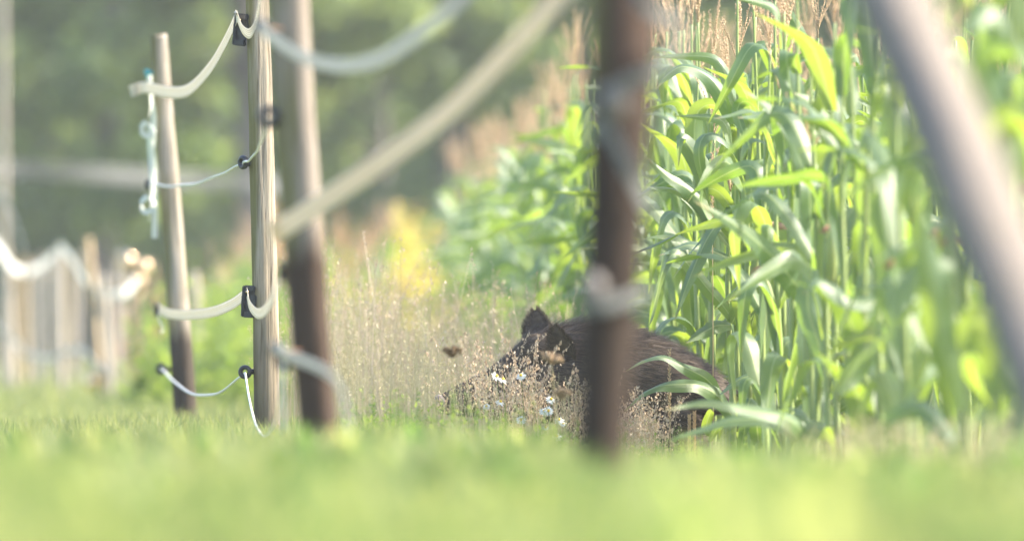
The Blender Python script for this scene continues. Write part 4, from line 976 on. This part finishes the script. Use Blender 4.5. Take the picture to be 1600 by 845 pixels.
# dry tall grass left of the boar and behind it
def stems(n, xr, yr, h, m, name, label, head=True, wst=.0016, hs=.010, nh=16, cluster=None, hm=None, spread=.035, lean=.25):
    x = rng.uniform(*xr, n); y = rng.uniform(*yr, n)
    if cluster is not None:
        c = rng.integers(0, len(cluster), n); x = cluster[c, 0] + rng.normal(0, cluster[c, 2]); y = cluster[c, 1] + rng.normal(0, .2, n)
    H = rng.uniform(h[0], h[1], n); xy = np.column_stack([x, y]); z = gz(x, y)
    az = rng.uniform(0, 6.28, n); la = rng.uniform(0, lean, n) * H; D = np.stack([np.cos(az) * la, np.sin(az) * la, 0 * la], -1)
    base = np.column_stack([xy, z]); Vs = []; S = np.stack([np.ones(n), .3 * rng.normal(0, 1, n), 0 * az], -1) * wst / 2
    for t in (0, .35, .7, 1.0):
        c = base + D * t ** 2; c[:, 2] += H * t; Vs += [c - S * (1.2 - t * .6), c + S * (1.2 - t * .6)]
    V = np.stack(Vs, 1).reshape(-1, 3); b = (np.arange(n) * 8)[:, None, None]; s = (np.arange(3) * 2)[None, :, None]
    Q = (b + s + np.array([0, 1, 3, 2])[None, None]).reshape(-1, 4)
    VV, QQ = [V], [Q]; n0 = len(V)
    if head:
        t = rng.uniform(.62, 1.02, (n, nh)); c = base[:, None] + D[:, None] * (t ** 2)[..., None]; c[..., 2] += H[:, None] * t
        c += rng.normal(0, 1, (n, nh, 3)) * spread * ((1.06 - t) / .44)[..., None] * np.array([1, 1, .5]); c = c.reshape(-1, 3); k = len(c)
        d = rng.normal(0, .5, (k, 3)); d[:, 2] = 1; d /= np.linalg.norm(d, axis=1)[:, None]; s = np.cross(d, rng.normal(0, 1, (k, 3))); s /= np.linalg.norm(s, axis=1)[:, None]
        l_ = hs * rng.uniform(.6, 1.4, k)[:, None]; w_ = l_ * .28
        V2 = np.stack([c - d * l_ / 2, c + s * w_, c + d * l_ / 2, c - s * w_], 1).reshape(-1, 3); VV.append(V2); QQ.append(np.arange(k * 4).reshape(-1, 4) + n0)
    o = link(name, npmesh(name, np.vstack(VV), np.vstack(QQ)), None, m)
    return tag(o, label, 'dry grass' if 'dry' in name else 'weeds', kind='stuff')
stems(1150, (-1.0, .35), (45.2, 60), (.25, .62), M['straw'], 'dry_grass_haze', 'tall beige dry grass behind and left of the boar', True, .0022, .010, 14)
stems(800, (-.95, .30), (46, 58), (.40, .88), M['panicle'], 'dry_grass_tall', 'tall wispy pinkish dry grass rising behind the boar head', True, .0024, .012, 16, lean=.35)
stems(240, (-.78, .30), (41.0, 44), (.18, .42), M['straw'], 'dry_grass_front', 'fine dry grass stems in front of the boar head', True, .0016, .007, 16)
def at(pxx, d): return (pxx - 800) * d / F
cl = np.array([[at(805, 43.4), 43.4, .07], [at(790, 43.5), 43.5, .05], [at(760, 43.3), 43.3, .05], [at(835, 43.6), 43.6, .04], [at(780, 43.2), 43.2, .08]])
stems(74, (0, 1), (0, 1), (.30, .54), M['panicle'], 'dry_panicle_grass', 'pinkish dry panicles in front of the boar face', True, .0016, .0125, 40, cl, spread=.02, lean=.5)
cl = np.array([[at(880, 43.4), 43.4, .05], [at(905, 43.5), 43.5, .05]])
stems(30, (0, 1), (0, 1), (.25, .46), M['panicle'], 'dry_panicle_grass', 'pinkish dry panicles just left of the dark post', True, .0016, .012, 36, cl, spread=.018, lean=.55)
cl = np.array([[at(1000, 43.1), 43.1, .05], [at(1025, 43.1), 43.1, .05], [at(985, 43.2), 43.2, .04]])
stems(64, (0, 1), (0, 1), (.20, .38), M['panicle'], 'dry_panicle_grass', 'beige dry seed heads right of the dark post under the boar belly', True, .0016, .011, 46, cl, spread=.03, lean=.5)
stems(420, (.86, 1.62), (29.5, 35), (.10, .30), M['straw'], 'dry_grass_right', 'pale dry grass at the foot of the near maize beneath the slanting pole', True, .0022, .012, 18)
# leafy green weeds low in front of the boar
def weeds(n, xr, yr, h, m, name, label, lsz=.03):
    x = rng.uniform(*xr, n); y = rng.uniform(*yr, n); H = rng.uniform(*h, n); k = 22
    t = rng.uniform(.1, 1, (n, k)); a = rng.uniform(0, 6.28, (n, k)); l_ = lsz * rng.uniform(.5, 1.2, (n, k)) * (1.15 - t * .6)
    c = np.stack([x[:, None] + 0 * t, y[:, None] + 0 * t, gz(x, y)[:, None] + H[:, None] * t], -1).reshape(-1, 3); a = a.ravel(); l_ = l_.ravel()
    d = np.stack([np.cos(a), np.sin(a), rng.uniform(-.1, .9, len(a))], -1); s = np.stack([-np.sin(a), np.cos(a), 0 * a], -1); w_ = l_ * .22
    V = np.stack([c, c + d * (l_ * .5)[:, None] + s * w_[:, None], c + d * l_[:, None], c + d * (l_ * .5)[:, None] - s * w_[:, None]], 1).reshape(-1, 3)
    VV = [V]; QQ = [np.arange(len(V)).reshape(-1, 4)]; n0 = len(V); Sx = np.tile([.0015, 0, 0], (n, 1)); b0 = np.column_stack([x, y, gz(x, y)]); b1 = b0 + np.stack([0 * H, 0 * H, H], -1)
    VV.append(np.stack([b0 - Sx, b0 + Sx, b1 + Sx * .4, b1 - Sx * .4], 1).reshape(-1, 3)); QQ.append(np.arange(4 * n).reshape(-1, 4) + n0)
    return tag(link(name, npmesh(name, np.vstack(VV), np.vstack(QQ)), None, m), label, 'weeds', kind='stuff')
weeds(420, (-.6, .95), (38, 44), (.08, .24), M['sapgreen'], 'green_weeds', 'low green weeds in front of the boar')
weeds(1500, (-2.2, .2), (64, 92), (.35, .95), M['sapgreen'], 'green_weeds', 'tall green weeds in the meadow behind the posts', .12)
weeds(420, (-1.35, -.25), (70, 86), (.5, 1.15), M['glowweed'], 'glow_tinted_weeds', 'tall weeds with golden backlight put into their colour between the posts and the maize', .12)  # yellow leaf colour stands in for sun shining through the meadow plants
weeds(300, (-.88, -.55), (84, 88), (.6, 1.7), M['glowweed'], 'glow_tinted_weeds', 'tall weed clump with golden sun glow put into its colour in the middle of the meadow', .14)
weeds(500, (-2.3, -.1), (96, 112), (.8, 1.9), M['rustweed'], 'rusty_weeds', 'rust coloured dry weeds standing behind the meadow', .13)
weeds(160, (-3.6, -2.2), (100, 110), (.4, 1.3), M['rustweed'], 'rusty_weeds', 'rust coloured dry weeds behind the far post row', .13)

# daisies, orange flowers, umbels
def daisy_meshes():
    mb = MB()
    for k in range(14):
        a = k / 14 * 6.283; d = np.array([math.cos(a), math.sin(a), -.25 - .15 * (k % 3)]); s = np.array([-math.sin(a), math.cos(a), 0])
        p = d * .004; V = [p - s * .0015, p + s * .0015, d * .010 + s * .0026, d * .0155 + s * .0012, d * .0155 - s * .0012, d * .010 - s * .0026]
        mb.add(V, [[0, 1, 2, 5], [5, 2, 3, 4]])
    pet = mb.mesh('petals'); dc = MB().add(*uvsph((0, 0, .001), (.0048, .0048, .0042), 12, 8)).mesh('flower_disc')
    return pet, dc
PET, DISC = daisy_meshes(); PET.materials.append(M['petal']); DISC.materials.append(M['disc'])
def daisy(x, y, d, label, s=1.0, tilt=.5, taz=3.6):
    p = px(x, y, d); z0 = float(gz(np.array(p.x), np.array(p.y))); root = empty('daisy', (p.x + .01, p.y, z0)); tag(root, label, 'daisy', 'white daisies by the boar')
    q = p - root.location
    kid(MB().add(*tube(spline([(0, 0, 0), (q.x * .2 + .004, 0, q.z * .5), (q.x, 0, q.z)], 10), .0012, 5)).obj('stem', M['sapgreen'], root), root)
    o = link('petals', PET, root); o.location = q; o.rotation_euler = (tilt, 0, taz); o.scale = (s,) * 3; kid(o, root)
    c = link('flower_disc', DISC, o); kid(c, o)
ds = [(776, 587, 43.4, 'left white daisy of the close pair above the others'), (786, 592, 43.4, 'right white daisy of the close pair above the others'),
      (814, 586, 43.4, 'single white daisy highest in front of the boar cheek'), (782, 627, 43.3, 'white daisy below the close pair'),
      (760, 634, 43.4, 'small white daisy low and leftmost, near the orange flowers'), (861, 623, 43.5, 'white daisy highest near the dark post'),
      (857, 641, 43.4, 'large white daisy below the highest one near the dark post'), (814, 655, 43.4, 'white daisy low between the two daisy groups'),
      (874, 655, 43.4, 'white daisy beside the dry stalks left of the dark post'), (850, 642, 43.5, 'white daisy half behind the large one near the dark post'),
      (870, 681, 43.3, 'lowest white daisy near the foot of the dark post'), (880, 661, 43.4, 'small white daisy closest to the dark post'), (852, 667, 43.5, 'tiny white daisy above the lowest one')]
for k, (x, y, d, lb) in enumerate(ds): daisy(x, y, d - .6, lb, .9 if 'small' in lb or 'tiny' in lb else 1.25, random.uniform(.5, 1.25), random.uniform(-.4, 1.1))
os_ = [(746, 637, 'upper left orange flower of the little cluster'), (754, 641, 'second orange flower of the little cluster'), (737, 680, 'lowest orange flower, alone in the grass'), (820, 642, 'orange flower between the daisies'), (764, 648, 'orange bud right of the little cluster'), (837, 640, 'orange flower left of the large daisy'), (798, 661, 'orange bud low in the dry grass')]
for x, y, lb in os_:
    p = px(x, y, 43.3); z0 = float(gz(np.array(p.x), np.array(p.y))); root = empty('orange_flower', (p.x, p.y, z0)); tag(root, lb, 'flower', 'small orange flowers by the boar'); q = p - root.location
    kid(MB().add(*tube([(0, 0, 0), (.004, 0, q.z * .5), (0, 0, q.z)], .001, 5)).obj('stem', M['sapgreen'], root), root)
    mb = MB()
    for k in range(7):
        a = k * .9; dd = np.array([math.cos(a), math.sin(a), .3]); s = np.array([-math.sin(a), math.cos(a), 0]); mb.add([dd * .001, dd * .005 + s * .002, dd * .008, dd * .005 - s * .002], [[0, 1, 2, 3]])
    o = mb.obj('petals', M['orange'], root); o.location = q; kid(o, root)
def umbel(x, y, d, r, m, label, ang=0):
    p = px(x, y, d); z0 = float(gz(np.array(p.x), np.array(p.y))); root = empty('dry_umbel', (p.x + .02, p.y, z0)); tag(root, label, 'seed head', 'dry seed heads in front of the boar'); q = p - root.location
    kid(MB().add(*tube(spline([(0, 0, 0), (q.x * .4, 0, q.z * .5), (q.x, 0, q.z - .03)], 10), .0018, 6)).obj('stem', M['straw'], root), root)
    mb = MB(); rr = np.random.default_rng(int(x))
    for k in range(46):
        a = rr.uniform(0, 6.28); rd = r * math.sqrt(rr.uniform(0.02, 1)); e = Vector((q.x + rd * math.cos(a), rd * math.sin(a), q.z + .006 * rr.normal() - .1 * rd + math.tan(ang) * rd * math.cos(a)))
        mb.add(*tube([(q.x, 0, q.z - .03), e], .0007, 4)); mb.add(*uvsph(e, (.006, .006, .005), 7, 5))
    kid(mb.obj('seed_head', M[m], root), root)
umbel(706, 546, 39.5, .034, 'umbel', 'brown flat seed head standing alone above the boar snout')
umbel(862, 556, 39.0, .038, 'umbel_tan', 'larger tan seed head in front of the boar cheek', -.3)
umbel(879, 611, 38.5, .030, 'umbel_tan', 'faint tan seed head low beside the dark post')
# dry maize tassels standing right of the post
for x, yt, yb, d, lb in ((1046, 548, 700, 43.1, 'tall thin dry spike in front of the boar back'), (1077, 650, 706, 43.0, 'short dry tassel right of the beige seed heads'), (1085, 645, 706, 43.1, 'second short dry tassel beside the shoot'), (1113, 240, 420, 43.3, 'brown spike standing up against the sharp maize leaves')):
    A = px(x + 2, yb, d); root = empty('dry_spike', (A.x, A.y, float(gz(np.array(A.x), np.array(A.y))))); tag(root, lb, 'dry spike', 'dry spikes in front of the maize')
    B = px(x, yt, d) - root.location; kid(MB().add(*tube([(0, 0, 0), Vector((B.x * .6, 0, B.z * .5)), B], [.0022, .002, .0012], 6)).obj('stem', M['straw'], root), root)
    mb = MB(); rr = np.random.default_rng(int(x)); Lz = (yb - yt if yb - yt < 100 else 110) * d / F
    for k in range(60):
        t = k / 60; z = B.z - Lz * t; a = k * 2.4; d_ = np.array([math.cos(a) * .5, math.sin(a) * .5, 1.0]); p = np.array([B.x, 0, z]) + d_ * np.array([.003, .003, 0]); s = np.array([-math.sin(a), math.cos(a), 0])
        mb.add([p, p + d_ * .006 + s * .0028, p + d_ * .013, p + d_ * .006 - s * .0028], [[0, 1, 2, 3]])
        s = np.cross(d_, s); s /= np.linalg.norm(s); mb.add([p, p + d_ * .006 + s * .0028, p + d_ * .013, p + d_ * .006 - s * .0028], [[0, 1, 2, 3]])
    kid(mb.obj('spikelets', M['tassel'], root), root)
